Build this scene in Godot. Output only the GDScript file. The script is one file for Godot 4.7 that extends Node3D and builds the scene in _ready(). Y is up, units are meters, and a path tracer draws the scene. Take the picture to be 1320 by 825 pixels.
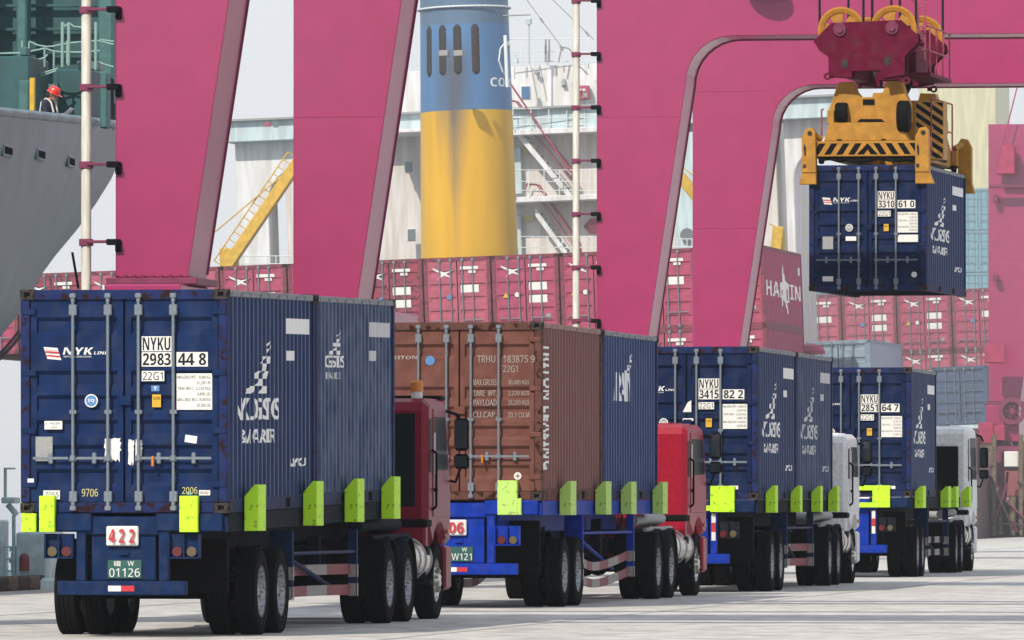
extends Node3D

const F := 11500.0      # focal length in photo pixels (1320 wide)
const HOR := 638.0
const CAMH := 1.65
var M := {}
var counts := {}
var tex := {}
var font: SystemFont
var font_b: SystemFont
var rng := RandomNumberGenerator.new()

# ---------------------------------------------------------------- mesh builder
class MB:
	var st := SurfaceTool.new()
	func _init():
		st.begin(Mesh.PRIMITIVE_TRIANGLES)
		st.set_smooth_group(-1)
	func t(a: Vector3, b: Vector3, c: Vector3, n: Vector3):
		if (a - c).cross(a - b).dot(n) < 0.0:
			st.add_vertex(a); st.add_vertex(c); st.add_vertex(b)
		else:
			st.add_vertex(a); st.add_vertex(b); st.add_vertex(c)
	func q(a, b, c, d, n):
		t(a, b, c, n); t(a, c, d, n)
	func box(c: Vector3, s: Vector3, b := Basis()):
		var h = s * 0.5
		for ax in 3:
			var u = Vector3.ZERO; var v = Vector3.ZERO; var w = Vector3.ZERO
			u[ax] = h[ax]; v[(ax + 1) % 3] = h[(ax + 1) % 3]; w[(ax + 2) % 3] = h[(ax + 2) % 3]
			u = b * u; v = b * v; w = b * w
			for sg in [-1.0, 1.0]:
				var o = c + u * sg
				q(o - v - w, o + v - w, o + v + w, o - v + w, u * sg)
	func bx(x0, x1, y0, y1, t0, t1):   # t runs forward, along -z
		box(Vector3((x0 + x1) * .5, (y0 + y1) * .5, -(t0 + t1) * .5), Vector3(abs(x1 - x0), abs(y1 - y0), abs(t1 - t0)))
	func cb(c: Vector3, s: Vector3, e: float, b := Basis()):   # box with chamfered edges
		var h = s * 0.5
		for ax in 3:
			var j = (ax + 1) % 3; var k = (ax + 2) % 3
			for sg in [-1.0, 1.0]:
				var p = []
				for m in [[-1, -1], [1, -1], [1, 1], [-1, 1]]:
					var v = Vector3.ZERO
					v[ax] = sg * h[ax]; v[j] = m[0] * (h[j] - e); v[k] = m[1] * (h[k] - e)
					p.append(c + b * v)
				var n = Vector3.ZERO; n[ax] = sg
				q(p[0], p[1], p[2], p[3], b * n)
			for s1 in [-1.0, 1.0]:
				for s2 in [-1.0, 1.0]:
					var p = []
					for m in [[1, 0, -1], [1, 0, 1], [0, 1, 1], [0, 1, -1]]:
						var v = Vector3.ZERO
						v[j] = s1 * (h[j] - (0.0 if m[0] else e)); v[k] = s2 * (h[k] - (0.0 if m[1] else e)); v[ax] = m[2] * (h[ax] - e)
						p.append(c + b * v)
					var n = Vector3.ZERO; n[j] = s1; n[k] = s2
					q(p[0], p[1], p[2], p[3], b * n)
		for sx in [-1.0, 1.0]:
			for sy in [-1.0, 1.0]:
				for sz in [-1.0, 1.0]:
					t(c + b * Vector3(sx * h.x, sy * (h.y - e), sz * (h.z - e)), c + b * Vector3(sx * (h.x - e), sy * h.y, sz * (h.z - e)), c + b * Vector3(sx * (h.x - e), sy * (h.y - e), sz * h.z), b * Vector3(sx, sy, sz))
	func cbx(x0, x1, y0, y1, t0, t1, e := 0.01):
		cb(Vector3((x0 + x1) * .5, (y0 + y1) * .5, -(t0 + t1) * .5), Vector3(abs(x1 - x0), abs(y1 - y0), abs(t1 - t0)), e)
	func cyl(a: Vector3, b: Vector3, ra: float, rb := -1.0, n := 12, caps := true):
		if rb < 0.0: rb = ra
		var d = (b - a).normalized()
		var u = d.cross(Vector3.UP if abs(d.y) < 0.9 else Vector3.RIGHT).normalized()
		var v = d.cross(u)
		for i in n:
			var p = u * cos(TAU * i / n) + v * sin(TAU * i / n)
			var r = u * cos(TAU * ((i + 1) % n) / n) + v * sin(TAU * ((i + 1) % n) / n)
			st.set_smooth_group(1)
			q(a + p * ra, a + r * ra, b + r * rb, b + p * rb, p + r)
			st.set_smooth_group(-1)
			if caps:
				t(a, a + p * ra, a + r * ra, -d)
				t(b, b + p * rb, b + r * rb, d)
	func tube(pts: Array, r: float, n := 6):
		for i in pts.size() - 1:
			cyl(pts[i], pts[i + 1], r, r, n)
	func lathe(prof: Array, n: int, xf := Transform3D(), smooth := true):   # prof: Vector2(radius, along local x)
		for i in n:
			var a0 = TAU * i / n; var a1 = TAU * ((i + 1) % n) / n
			for k in prof.size() - 1:
				var p: Vector2 = prof[k]; var r: Vector2 = prof[k + 1]
				var nn = Vector2(r.y - p.y, -(r.x - p.x))
				var am = TAU * (i + .5) / n
				var no = xf.basis * Vector3(nn.y, cos(am) * nn.x, sin(am) * nn.x)
				st.set_smooth_group(k + 1 if smooth else -1)
				var A = xf * Vector3(p.y, cos(a0) * p.x, sin(a0) * p.x); var B = xf * Vector3(p.y, cos(a1) * p.x, sin(a1) * p.x)
				var C = xf * Vector3(r.y, cos(a1) * r.x, sin(a1) * r.x); var D = xf * Vector3(r.y, cos(a0) * r.x, sin(a0) * r.x)
				if p.x < 1e-5: t(A, C, D, no)
				elif r.x < 1e-5: t(A, B, C, no)
				else: q(A, B, C, D, no)
		st.set_smooth_group(-1)
	func prism(poly, z0: float, z1: float, xf := Transform3D(), e := 0.0):   # poly in local xy, extruded along local z
		var p := PackedVector2Array(poly)
		if Geometry2D.is_polygon_clockwise(p): p.reverse()
		var n = p.size()
		var ins := PackedVector2Array()
		for i in n:
			var d0 = (p[i] - p[(i - 1 + n) % n]).normalized(); var d1 = (p[(i + 1) % n] - p[i]).normalized()
			var n0 = Vector2(-d0.y, d0.x); var n1 = Vector2(-d1.y, d1.x)
			var m = (n0 + n1)
			m = m / max(0.35, m.dot(n0))
			ins.append(p[i] + m * e)
		var idx = Geometry2D.triangulate_polygon(ins)
		for s in [0, 1]:
			var z = z0 if s == 0 else z1
			var no = xf.basis * Vector3(0, 0, -1.0 if s == 0 else 1.0)
			for k in range(0, idx.size(), 3):
				var a = ins[idx[k]]; var b = ins[idx[k + 1]]; var c = ins[idx[k + 2]]
				t(xf * Vector3(a.x, a.y, z), xf * Vector3(b.x, b.y, z), xf * Vector3(c.x, c.y, z), no)
		var lo = z0 + e; var hi = z1 - e
		for i in n:
			var a = p[i]; var b = p[(i + 1) % n]
			var o = xf.basis * Vector3(b.y - a.y, a.x - b.x, 0)
			q(xf * Vector3(a.x, a.y, lo), xf * Vector3(b.x, b.y, lo), xf * Vector3(b.x, b.y, hi), xf * Vector3(a.x, a.y, hi), o)
			if e > 0.0:
				var ia = ins[i]; var ib = ins[(i + 1) % n]
				var on = o.normalized()
				q(xf * Vector3(a.x, a.y, lo), xf * Vector3(b.x, b.y, lo), xf * Vector3(ib.x, ib.y, z0), xf * Vector3(ia.x, ia.y, z0), on + xf.basis * Vector3(0, 0, -1))
				q(xf * Vector3(a.x, a.y, hi), xf * Vector3(b.x, b.y, hi), xf * Vector3(ib.x, ib.y, z1), xf * Vector3(ia.x, ia.y, z1), on + xf.basis * Vector3(0, 0, 1))
	func done() -> ArrayMesh:
		st.generate_normals()
		return st.commit()

# prism frames: side profile given as (t forward, y), extruded along x
func side_xf() -> Transform3D:
	return Transform3D(Basis(Vector3(0, 0, -1), Vector3(0, 1, 0), Vector3(1, 0, 0)), Vector3.ZERO)

# ---------------------------------------------------------------- nodes
func numbered(called: String) -> String:
	var n = counts.get(called, 0)
	counts[called] = n + 1
	return called if n == 0 else "%s_%03d" % [called, n]

func thing(called: String, label: String, category: String, xf := Transform3D(), group := "") -> Node3D:
	var o := Node3D.new()
	o.name = numbered(called)
	add_child(o)
	o.transform = xf
	o.set_meta("label", label)
	o.set_meta("category", category)
	if group: o.set_meta("group", group)
	return o

func mesh_part(parent: Node, called: String, mesh: Mesh, mat: Material, xf := Transform3D()) -> MeshInstance3D:
	var o := MeshInstance3D.new()
	o.name = called
	o.mesh = mesh
	o.material_override = mat
	o.transform = xf
	parent.add_child(o, true)
	return o

func part(parent: Node, called: String, mb: MB, mat: Material, xf := Transform3D()) -> MeshInstance3D:
	return mesh_part(parent, called, mb.done(), mat, xf)

func copy(o: Node3D, called: String, label: String, xf: Transform3D, group := "") -> Node3D:
	var c: Node3D = o.duplicate()
	c.name = numbered(called)
	add_child(c)
	c.transform = xf
	c.set_meta("label", label)
	if group: c.set_meta("group", group)
	return c

func struct_(called: String, mb: MB, mat: Material) -> MeshInstance3D:
	var o = part(self, called, mb, mat)
	o.set_meta("kind", "structure")
	return o

func P(px: float, py: float, d: float) -> Vector3:   # a point read off the survey of the photo at a distance
	return Vector3((px - 660.0) / F * d, CAMH + (HOR - py) / F * d, -d)

func yaw(deg: float) -> Basis:
	return Basis(Vector3.UP, -deg_to_rad(deg))

# ---------------------------------------------------------------- materials
func noise_tex(key: String, freq: float, lo: Color, hi: Color, octaves := 5, p0 := 0.3, p1 := 0.7, size := 512, kind := FastNoiseLite.TYPE_SIMPLEX_SMOOTH):
	var n := FastNoiseLite.new()
	n.noise_type = kind
	n.frequency = freq
	n.fractal_octaves = octaves
	n.seed = key.hash() % 9999
	var g := Gradient.new()
	g.set_color(0, lo); g.set_offset(0, p0)
	g.set_color(1, hi); g.set_offset(1, p1)
	var x := NoiseTexture2D.new()
	x.width = size; x.height = size
	x.seamless = true
	x.noise = n
	x.color_ramp = g
	tex[key] = x
	return x

func mk(key: String, lin: Color, rough := 0.6, metal := 0.0, t := "grime", sc := 0.35, rust := "") -> StandardMaterial3D:
	var m := StandardMaterial3D.new()
	m.resource_name = key
	m.albedo_color = lin.linear_to_srgb()
	m.roughness = rough
	m.metallic = metal
	m.uv1_triplanar = true
	m.uv1_world_triplanar = false
	m.uv1_scale = Vector3(sc, sc, sc)
	if t == "streak":
		m.uv1_scale = Vector3(sc * 2.0, sc * 0.22, sc * 2.0)
	if t: m.albedo_texture = tex[t]
	if rust:
		m.detail_enabled = true
		m.detail_albedo = tex[rust]
		m.detail_blend_mode = BaseMaterial3D.BLEND_MODE_MIX
		m.detail_uv_layer = BaseMaterial3D.DETAIL_UV_1
	M[key] = m
	return m

func make_materials():
	var w = Color(1, 1, 1)
	noise_tex("grime", 0.012, Color(.90, .895, .885), w)
	noise_tex("mag", 0.02, Color(.97, .97, .97), w, 6)
	noise_tex("rub", 0.02, Color(.07, .08, .04, 0), Color(.07, .08, .04, .5), 6, .70, .78)
	noise_tex("fine", 0.03, Color(.92, .915, .91), w)
	noise_tex("streak", 0.02, Color(.91, .90, .885), w, 4)
	noise_tex("rust", 0.022, Color(.19, .10, .06, 0), Color(.17, .09, .055, .9), 6, .60, .72)
	noise_tex("dust", 0.012, Color(.45, .42, .38, 0.0), Color(.36, .35, .34, .09), 6, .46, .8)
	noise_tex("scuff", 0.03, Color(.62, .60, .57, 0), Color(.62, .60, .57, .7), 6, .66, .74)
	mk("navy", Color(.009, .024, .085), .48, 0, "grime", .5, "dust")
	mk("navy_dark", Color(.007, .017, .062), .48, 0, "grime", .5, "dust")
	mk("navy_frame", Color(.016, .028, .10), .55, 0, "grime", .5, "rust")
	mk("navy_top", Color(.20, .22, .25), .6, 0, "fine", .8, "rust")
	mk("brown", Color(.16, .065, .052), .6, 0, "grime", .5, "dust")
	mk("brown_frame", Color(.12, .055, .045), .6, 0, "grime", .5, "rust")
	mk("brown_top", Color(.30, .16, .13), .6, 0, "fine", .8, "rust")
	mk("blue_box", Color(.03, .06, .17), .5, 0, "grime", .5, "dust")
	mk("casting", Color(.05, .045, .045), .7, 0, "grime", 1.2, "rust")
	mk("galv", Color(.17, .20, .235), .5, .2, "fine", 1.0, "")
	mk("gasket", Color(.012, .013, .018), .8, 0, "")
	mk("void", Color(.004, .004, .005), .9, 0, "")
	mk("white", Color(.78, .78, .76), .6, 0, "fine", .8)
	mk("label", Color(.74, .73, .69), .6, 0, "fine", 1.5)
	mk("label_grey", Color(.28, .29, .29), .6, 0, "fine", 1.5, "scuff")
	mk("ink", Color(.02, .02, .022), .6, 0, "")
	mk("paint_white", Color(.70, .70, .68), .6, 0, "fine", 1.2)
	mk("paint_pale", Color(.34, .31, .29), .7, 0, "fine", 1.2)
	mk("chalk", Color(.55, .5, .2), .9, 0, "fine", 2.0)
	mk("red_paint", Color(.50, .02, .03), .5, 0, "fine", 1.0)
	mk("red_dull", Color(.26, .06, .07), .6, 0, "fine", 1.0, "dust")
	mk("sticker_blue", Color(.07, .19, .42), .5, 0, "")
	mk("sticker_yellow", Color(.62, .36, .02), .5, 0, "fine", 2.0)
	mk("guide", Color(.46, .80, .009), .55, 0, "", .9, "rub")
	mk("guide_pale", Color(.42, .64, .13), .6, 0, "", .9, "rub")
	mk("chassis_navy", Color(.008, .024, .080), .5, 0, "grime", .7, "dust")
	mk("chassis_blue", Color(.007, .036, .33), .45, 0, "grime", .7, "dust")
	mk("chassis_dark", Color(.012, .015, .025), .7, 0, "grime", .7, "dust")
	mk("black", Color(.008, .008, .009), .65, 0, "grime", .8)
	mk("tyre", Color(.010, .010, .011), .82, 0, "grime", 1.0, "dust")
	M.tyre.detail_enabled = false
	mk("rim", Color(.52, .54, .56), .45, .3, "grime", 1.5, "rust")
	mk("chrome", Color(.62, .60, .54), .22, .9, "grime", 1.2)
	mk("cab_maroon", Color(.20, .010, .028), .32, 0, "fine", .5)
	mk("cab_red", Color(.31, .009, .028), .32, 0, "fine", .5)
	mk("cab_white", Color(.80, .80, .79), .35, 0, "fine", .5)
	for k in ["cab_maroon", "cab_red", "cab_white"]:
		M[k].metallic_specular = .28
	mk("glass_dark", Color(.010, .013, .017), .12, 0, "")
	mk("lamp_red", Color(.10, .012, .016), .3, 0, "")
	mk("lamp_amber", Color(.55, .16, .01), .3, 0, "")
	mk("lamp_dim", Color(.10, .075, .035), .4, 0, "")
	mk("plate_green", Color(.012, .085, .075), .5, 0, "fine", 1.0)
	mk("magenta", Color(.305, .0165, .094), .27, 0, "mag", .11, "")
	mk("magenta_dull", Color(.17, .018, .065), .5, 0, "grime", .3, "")
	mk("crane_pink", Color(.36, .022, .085), .5, 0, "grime", .3)
	mk("pipe_cream", Color(.66, .64, .57), .55, 0, "streak", .6, "")
	mk("headblock", Color(.115, .006, .028), .5, 0, "grime", .5, "dust")
	mk("spreader", Color(.42, .195, .010), .5, 0, "grime", .5, "")
	mk("sheave", Color(.44, .19, .014), .5, 0, "grime", .8, "")
	mk("rope", Color(.02, .02, .025), .6, 0, "")
	mk("concrete", Color(.54, .52, .495), .9, 0, "", 1)
	mk("kerb_dark", Color(.055, .042, .036), .85, 0, "grime", .8, "rust")
	mk("kerb_tan", Color(.17, .125, .085), .85, 0, "grime", .8, "rust")
	mk("hull_grey", Color(.125, .205, .24), .42, 0, "grime", .07, "")
	mk("ship_green", Color(.014, .075, .082), .55, 0, "grime", .3, "")
	mk("ship_green_pale", Color(.04, .125, .125), .55, 0, "grime", .4, "")
	mk("yellow", Color(.60, .37, .02), .5, 0, "grime", .5, "")
	mk("rail_white", Color(.62, .66, .66), .6, 0, "")
	mk("rail_green", Color(.20, .32, .29), .6, 0, "")
	mk("box_red", Color(.36, .036, .098), .5, 0, "grime", .4, "dust")
	mk("box_red_faded", Color(.40, .07, .12), .6, 0, "grime", .4, "dust")
	mk("box_red_deep", Color(.27, .024, .060), .55, 0, "grime", .4, "rust")
	mk("box_red_frame", Color(.20, .018, .045), .6, 0, "grime", .4, "rust")
	mk("box_greyblue", Color(.22, .30, .38), .6, 0, "grime", .4, "dust")
	mk("box_steel", Color(.045, .085, .17), .6, 0, "grime", .4, "dust")
	mk("box_pale", Color(.10, .30, .40), .6, 0, "grime", .4, "dust")
	mk("ship_white", Color(.68, .68, .69), .5, 0, "streak", .12, "")
	mk("ship_cream", Color(.62, .585, .56), .5, 0, "streak", .12, "")
	mk("ship_pale_blue", Color(.50, .62, .66), .5, 0, "streak", .12, "")
	mk("ship_cream_yellow", Color(.60, .55, .30), .6, 0, "streak", .12, "")
	mk("window_grey", Color(.13, .15, .16), .15, 0, "")
	mk("window_blue", Color(.05, .13, .27), .15, 0, "")
	mk("raft_red", Color(.36, .04, .10), .5, 0, "fine", .6)
	mk("rail_red", Color(.30, .05, .08), .6, 0, "")
	mk("hull_dark", Color(.07, .02, .03), .6, 0, "grime", .1)
	mk("boat_cyan", Color(.58, .75, .77), .5, 0, "grime", .4, "")
	mk("helmet", Color(.60, .03, .02), .3, 0, "")
	mk("jacket", Color(.014, .018, .035), .9, 0, "")
	mk("skin", Color(.36, .20, .14), .6, 0, "")
	mk("hair", Color(.012, .01, .01), .7, 0, "")
	mk("trousers", Color(.03, .035, .05), .9, 0, "")
	M.magenta.metallic_specular = .68
	for k in ["tyre", "black", "gasket", "void", "chassis_dark", "ink", "rope"]: M[k].metallic_specular = .12
	for k in ["navy", "navy_dark", "navy_frame", "chassis_navy", "chassis_blue", "brown", "brown_frame", "blue_box", "casting", "headblock"]: M[k].metallic_specular = .16
	M.glass_dark.metallic_specular = .12
	M.glass_dark.roughness = .3
	var wt := StandardMaterial3D.new()
	wt.resource_name = "water"
	wt.albedo_color = Color(.10, .17, .20).linear_to_srgb()
	wt.roughness = .12
	var wn := NoiseTexture2D.new()
	var fn := FastNoiseLite.new()
	fn.frequency = .03; fn.fractal_octaves = 4
	wn.noise = fn; wn.seamless = true; wn.as_normal_map = true; wn.bump_strength = 3.0
	wt.normal_enabled = true
	wt.normal_texture = wn
	wt.uv1_triplanar = true; wt.uv1_world_triplanar = true
	wt.uv1_scale = Vector3(.08, .08, .08)
	M["water"] = wt
	# concrete apron: coarse patches and fine stains, no marks of light
	noise_tex("slab", 0.008, Color(.88, .875, .865), Color(1, .995, .985), 7, .25, .7, 1024)
	noise_tex("stain", 0.016, Color(.20, .19, .18, 0), Color(.20, .19, .18, .30), 6, .60, .80, 1024)
	M.concrete.albedo_texture = tex.slab
	M.concrete.uv1_world_triplanar = true
	M.concrete.uv1_scale = Vector3(.11, .11, .075)
	M.concrete.detail_enabled = true
	M.concrete.detail_albedo = tex.stain
	M.concrete.detail_uv_layer = BaseMaterial3D.DETAIL_UV_1

# ---------------------------------------------------------------- lettering
func text_mesh(s: String, h: float, bold := false, depth := 0.003) -> TextMesh:
	var t := TextMesh.new()
	t.font = font_b if bold else font
	t.font_size = 48
	t.pixel_size = h / (48.0 * 0.714)
	t.depth = depth
	t.text = s
	t.curve_step = 2.0
	t.horizontal_alignment = HORIZONTAL_ALIGNMENT_CENTER
	t.vertical_alignment = VERTICAL_ALIGNMENT_CENTER
	return t

# text set inside the rectangle x0..x1, y0..y1 of a face at z (facing +z)
func letters(parent: Node, s: String, x0: float, x1: float, y0: float, y1: float, z: float, mat: Material, bold := false, slant := 0.0):
	var t = text_mesh(s, y1 - y0, bold)
	var bb = t.get_aabb()
	var sx = (x1 - x0) / max(bb.size.x, .001)
	var sy = (y1 - y0) / max(bb.size.y, .001)
	var b = Basis(Vector3(sx, 0, 0), Vector3(slant * sy, sy, 0), Vector3(0, 0, 1))
	var c = bb.get_center()
	var o = Vector3((x0 + x1) * .5, (y0 + y1) * .5, z) - b * Vector3(c.x, c.y, 0)
	return mesh_part(parent, "lettering", t, mat, Transform3D(b, o))

func plate(parent: Node, called: String, x0, x1, y0, y1, z, mat, th := 0.003):
	var mb := MB.new()
	mb.box(Vector3((x0 + x1) * .5, (y0 + y1) * .5, z), Vector3(x1 - x0, y1 - y0, th))
	return part(parent, called, mb, mat)

# raster helpers for the prints on corrugated walls: text outlines filled into an image
func fill_tri(im: Image, a: Vector2, b: Vector2, c: Vector2, col: Color):
	var x0 = max(0, floori(min(a.x, min(b.x, c.x)))); var x1 = min(im.get_width() - 1, ceili(max(a.x, max(b.x, c.x))))
	var y0 = max(0, floori(min(a.y, min(b.y, c.y)))); var y1 = min(im.get_height() - 1, ceili(max(a.y, max(b.y, c.y))))
	var ar = (b - a).cross(c - a)
	if abs(ar) < 1e-6: return
	for y in range(y0, y1 + 1):
		for x in range(x0, x1 + 1):
			var p = Vector2(x + .5, y + .5)
			var w0 = (b - a).cross(p - a) / ar; var w1 = (c - b).cross(p - b) / ar; var w2 = (a - c).cross(p - c) / ar
			if w0 >= -0.001 and w1 >= -0.001 and w2 >= -0.001:
				im.set_pixel(x, y, col)

func print_text(im: Image, s: String, r: Rect2, col: Color, bold := true, turn := false):
	var t = text_mesh(s, 1.0, bold, 0.0)
	var arr = t.get_mesh_arrays()
	var v: PackedVector3Array = arr[Mesh.ARRAY_VERTEX]
	var ix = arr[Mesh.ARRAY_INDEX]
	var bb = t.get_aabb()
	var pts := PackedVector2Array()
	for p in v:
		var u = Vector2((p.x - bb.position.x) / bb.size.x, 1.0 - (p.y - bb.position.y) / bb.size.y)
		if turn: u = Vector2(1.0 - u.y, u.x)
		pts.append(r.position + u * r.size)
	if ix == null or ix.size() == 0:
		for k in range(0, pts.size() - 2, 3): fill_tri(im, pts[k], pts[k + 1], pts[k + 2], col)
	else:
		for k in range(0, ix.size() - 2, 3): fill_tri(im, pts[ix[k]], pts[ix[k + 1]], pts[ix[k + 2]], col)

func print_rect(im: Image, r: Rect2, col: Color):
	im.fill_rect(Rect2i(r), col)

# image of a painted wall: paint with patches and runs, prints on top. metres -> pixels by k
const WALL_L := 5.80
const WALL_H := 2.35
func wall_image(paint: Color, dusty: float, seed_: int) -> Image:
	var w = 1024; var h = 416
	var n := FastNoiseLite.new(); n.seed = seed_; n.frequency = .009; n.fractal_octaves = 5
	var n2 := FastNoiseLite.new(); n2.seed = seed_ + 5; n2.frequency = .05; n2.fractal_octaves = 3
	var im := Image.create_empty(w, h, false, Image.FORMAT_RGBA8)
	var dust = Color(.20, .25, .31)
	for y in h:
		for x in w:
			var a = n.get_noise_2d(x, y) * .5 + .5
			var b = n2.get_noise_2d(x * 1.6, y * .18) * .5 + .5
			var c = paint * (0.85 + .25 * b)
			c = c.lerp(dust, clamp(dusty * (a * 1.3 - .1), 0.0, .9))
			c.a = 1.0
			im.set_pixel(x, y, c.linear_to_srgb())
	return im

func wm(t0: float, t1: float, y1: float, y0: float) -> Rect2:   # metres along, metres above wall foot -> pixels
	var kx = 1024.0 / WALL_L; var ky = 416.0 / WALL_H
	return Rect2(t0 * kx, (WALL_H - y1) * ky, (t1 - t0) * kx, (y1 - y0) * ky)

func wall_material(key: String, im: Image, rough := .40) -> StandardMaterial3D:
	var m := StandardMaterial3D.new()
	m.resource_name = key
	m.albedo_texture = ImageTexture.create_from_image(im)
	m.roughness = rough
	m.metallic_specular = .22
	m.texture_repeat = false
	M[key] = m
	return m

func sail(im: Image, t0: float, t1: float, y1: float, y0: float, col: Color):   # checkered sail of slanted bars
	var n = 7
	for i in n:
		for j in 3:
			if (i + j) % 2: continue
			var f0 = float(i) / n; var f1 = float(i + 1) / n
			var q = []
			for p in [[j, f0], [j + 1, f0], [j + 1, f1], [j, f1]]:
				var f: float = p[1]
				var left = lerp(t0, lerp(t0, t1, .93), pow(f, .8)); var right = lerp(lerp(t0, t1, .85), t1, f)
				var x = lerp(left, right, p[0] / 3.0)
				var y = lerp(y0, y1, f)
				var r = wm(x, x, y, y)
				q.append(r.position)
			fill_tri(im, q[0], q[1], q[2], col); fill_tri(im, q[0], q[2], q[3], col)

func make_wall_materials():
	var white = Color(.80, .79, .76).linear_to_srgb()
	var pale = Color(.56, .56, .56).linear_to_srgb()
	var navy = Color(.008, .026, .095)
	for v in [["nyk_a", .07, white, 11], ["nyk_b", .32, pale, 12], ["nyk_c", .07, white, 13], ["nyk_d", .12, white, 14], ["nyk_e", .05, white, 15]]:
		var im = wall_image(navy, v[1], v[3])
		var c = v[2]
		print_rect(im, wm(3.9, 5.56, 2.12, 1.93), c)
		print_rect(im, wm(3.92, 4.54, 1.73, 1.61), c)
		sail(im, 1.1, 2.9, 1.84, 1.22, c)
		print_text(im, "NYK LOGISTICS", wm(.66, 3.40, 1.17, .91), c)
		print_text(im, "& MEGACARRIER", wm(.98, 3.1, .80, .64), c)
		print_text(im, "NYKU", wm(4.2, 5.3, .44, .34), c)
		wall_material(v[0], im)
	var im2 = wall_image(navy, .42, 16)
	print_rect(im2, wm(4.05, 5.6, 2.12, 1.93), pale)
	print_rect(im2, wm(4.05, 4.6, 1.76, 1.63), pale)
	sail(im2, .9, 1.85, 2.05, 1.70, white)
	print_text(im2, "LOGISTICS", wm(.6, 2.0, 1.69, 1.54), white)
	print_text(im2, "MEGACARRIER", wm(.62, 1.85, 1.48, 1.40), pale)
	wall_material("nyk_small", im2)
	var im3 = wall_image(Color(.18, .070, .056), .10, 17)
	print_text(im3, "TRITON LEASING", wm(.2, .78, 2.12, .28), white, true, true)
	wall_material("brown_wall", im3, .5)
	var im4 = wall_image(Color(.012, .036, .13), .1, 18)
	print_text(im4, "/ERATN", wm(1.1, 3.0, 1.80, 1.36), white)
	sail(im4, 2.3, 3.1, 2.10, 1.80, white)
	wall_material("blue_wall", im4)
	var im5 = wall_image(Color(.34, .030, .095), .1, 19)
	print_text(im5, "HANJIN", wm(.3, 5.6, 1.35, .72), white)
	var star = [[2.9, 1.95], [3.2, 1.45], [3.9, 1.3], [3.3, 1.12], [3.6, .25], [2.95, .85], [2.5, .4], [2.75, 1.1], [2.3, 1.25], [2.8, 1.4]]
	for i in star.size():
		var a = star[i]; var b = star[(i + 1) % star.size()]
		fill_tri(im5, wm(a[0], a[0], a[1], a[1]).position, wm(b[0], b[0], b[1], b[1]).position, wm(3.05, 3.05, 1.2, 1.2).position, white)
	print_rect(im5, wm(5.35, 5.6, 1.95, 1.7), white)
	wall_material("hanjin_wall", im5)
	wall_material("greyblue_wall", wall_image(Color(.33, .36, .46), .25, 20))
	wall_material("steel_wall", wall_image(Color(.045, .085, .17), .3, 21))
	wall_material("red_wall", wall_image(Color(.34, .030, .095), .12, 22))
	# funnel paint: yellow foot, blue band, grey cap, soot run below the louvres, house letters
	var fw = 512; var fh = 512
	var fi := Image.create_empty(fw, fh, false, Image.FORMAT_RGBA8)
	var n := FastNoiseLite.new(); n.seed = 3; n.frequency = .02; n.fractal_octaves = 4
	for y in fh:
		var up = 1.0 - float(y) / fh       # 0 foot .. 1 top
		for x in fw:
			var a = n.get_noise_2d(x, y * .15)
			var c = Color(.62, .36, .03) if up < .642 else (Color(.085, .185, .35) if up < .889 else Color(.10, .16, .24))
			c = c * (1.0 + .14 * a)
			var dx = abs(float(x) / fw - .232 + .012 * a)
			var wide = lerp(.026, .085, clamp((up - .35) / .35, 0.0, 1.0))
			var soot = clamp((wide + .035 * a - dx) * 15.0, 0.0, 1.0) * (.55 + .45 * clamp((up - .1) * 3.0, 0.0, 1.0)) * clamp((.86 - up) * 12.0, 0.0, 1.0)
			c = c.lerp(Color(.085, .09, .105), soot * .85)
			c.a = 1.0
			fi.set_pixel(x, y, c.linear_to_srgb())
	print_text(fi, "COSCO", Rect2(fw * .37, fh * .268, fw * .18, fh * .026), white)
	wall_material("funnel_paint", fi, .4)

# ---------------------------------------------------------------- containers
# local frame: origin under the middle of the door end, x right, y up, door face at z = 0, box runs along -z
func corr_wall(L: float, H: float, outward: float, period := 0.278, depth := 0.036) -> ArrayMesh:
	# runs along -z from 0 to L, at x = 0 for the outer crests; uv along the wall
	var st := SurfaceTool.new()
	st.begin(Mesh.PRIMITIVE_TRIANGLES)
	st.set_smooth_group(-1)
	var n = int(round(L / period))
	var per = L / n
	var pts = []
	for i in n:
		var o = i * per
		pts.append(Vector2(o, 0)); pts.append(Vector2(o + per * .26, 0)); pts.append(Vector2(o + per * .5, -depth)); pts.append(Vector2(o + per * .76, -depth))
	pts.append(Vector2(L, 0))
	for i in pts.size() - 1:
		var a: Vector2 = pts[i]; var b: Vector2 = pts[i + 1]
		var v = [Vector3(a.y * outward, 0, -a.x), Vector3(b.y * outward, 0, -b.x), Vector3(b.y * outward, H, -b.x), Vector3(a.y * outward, H, -a.x)]
		var uv = [Vector2(a.x / L, 1), Vector2(b.x / L, 1), Vector2(b.x / L, 0), Vector2(a.x / L, 0)]
		var order = [0, 1, 2, 0, 2, 3]
		var nn = (v[0] - v[2]).cross(v[0] - v[1])
		if nn.x * outward < 0.0: order = [0, 2, 1, 0, 3, 2]
		for k in order:
			st.set_uv(uv[k]); st.add_vertex(v[k])
	st.generate_normals()
	return st.commit()

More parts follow.
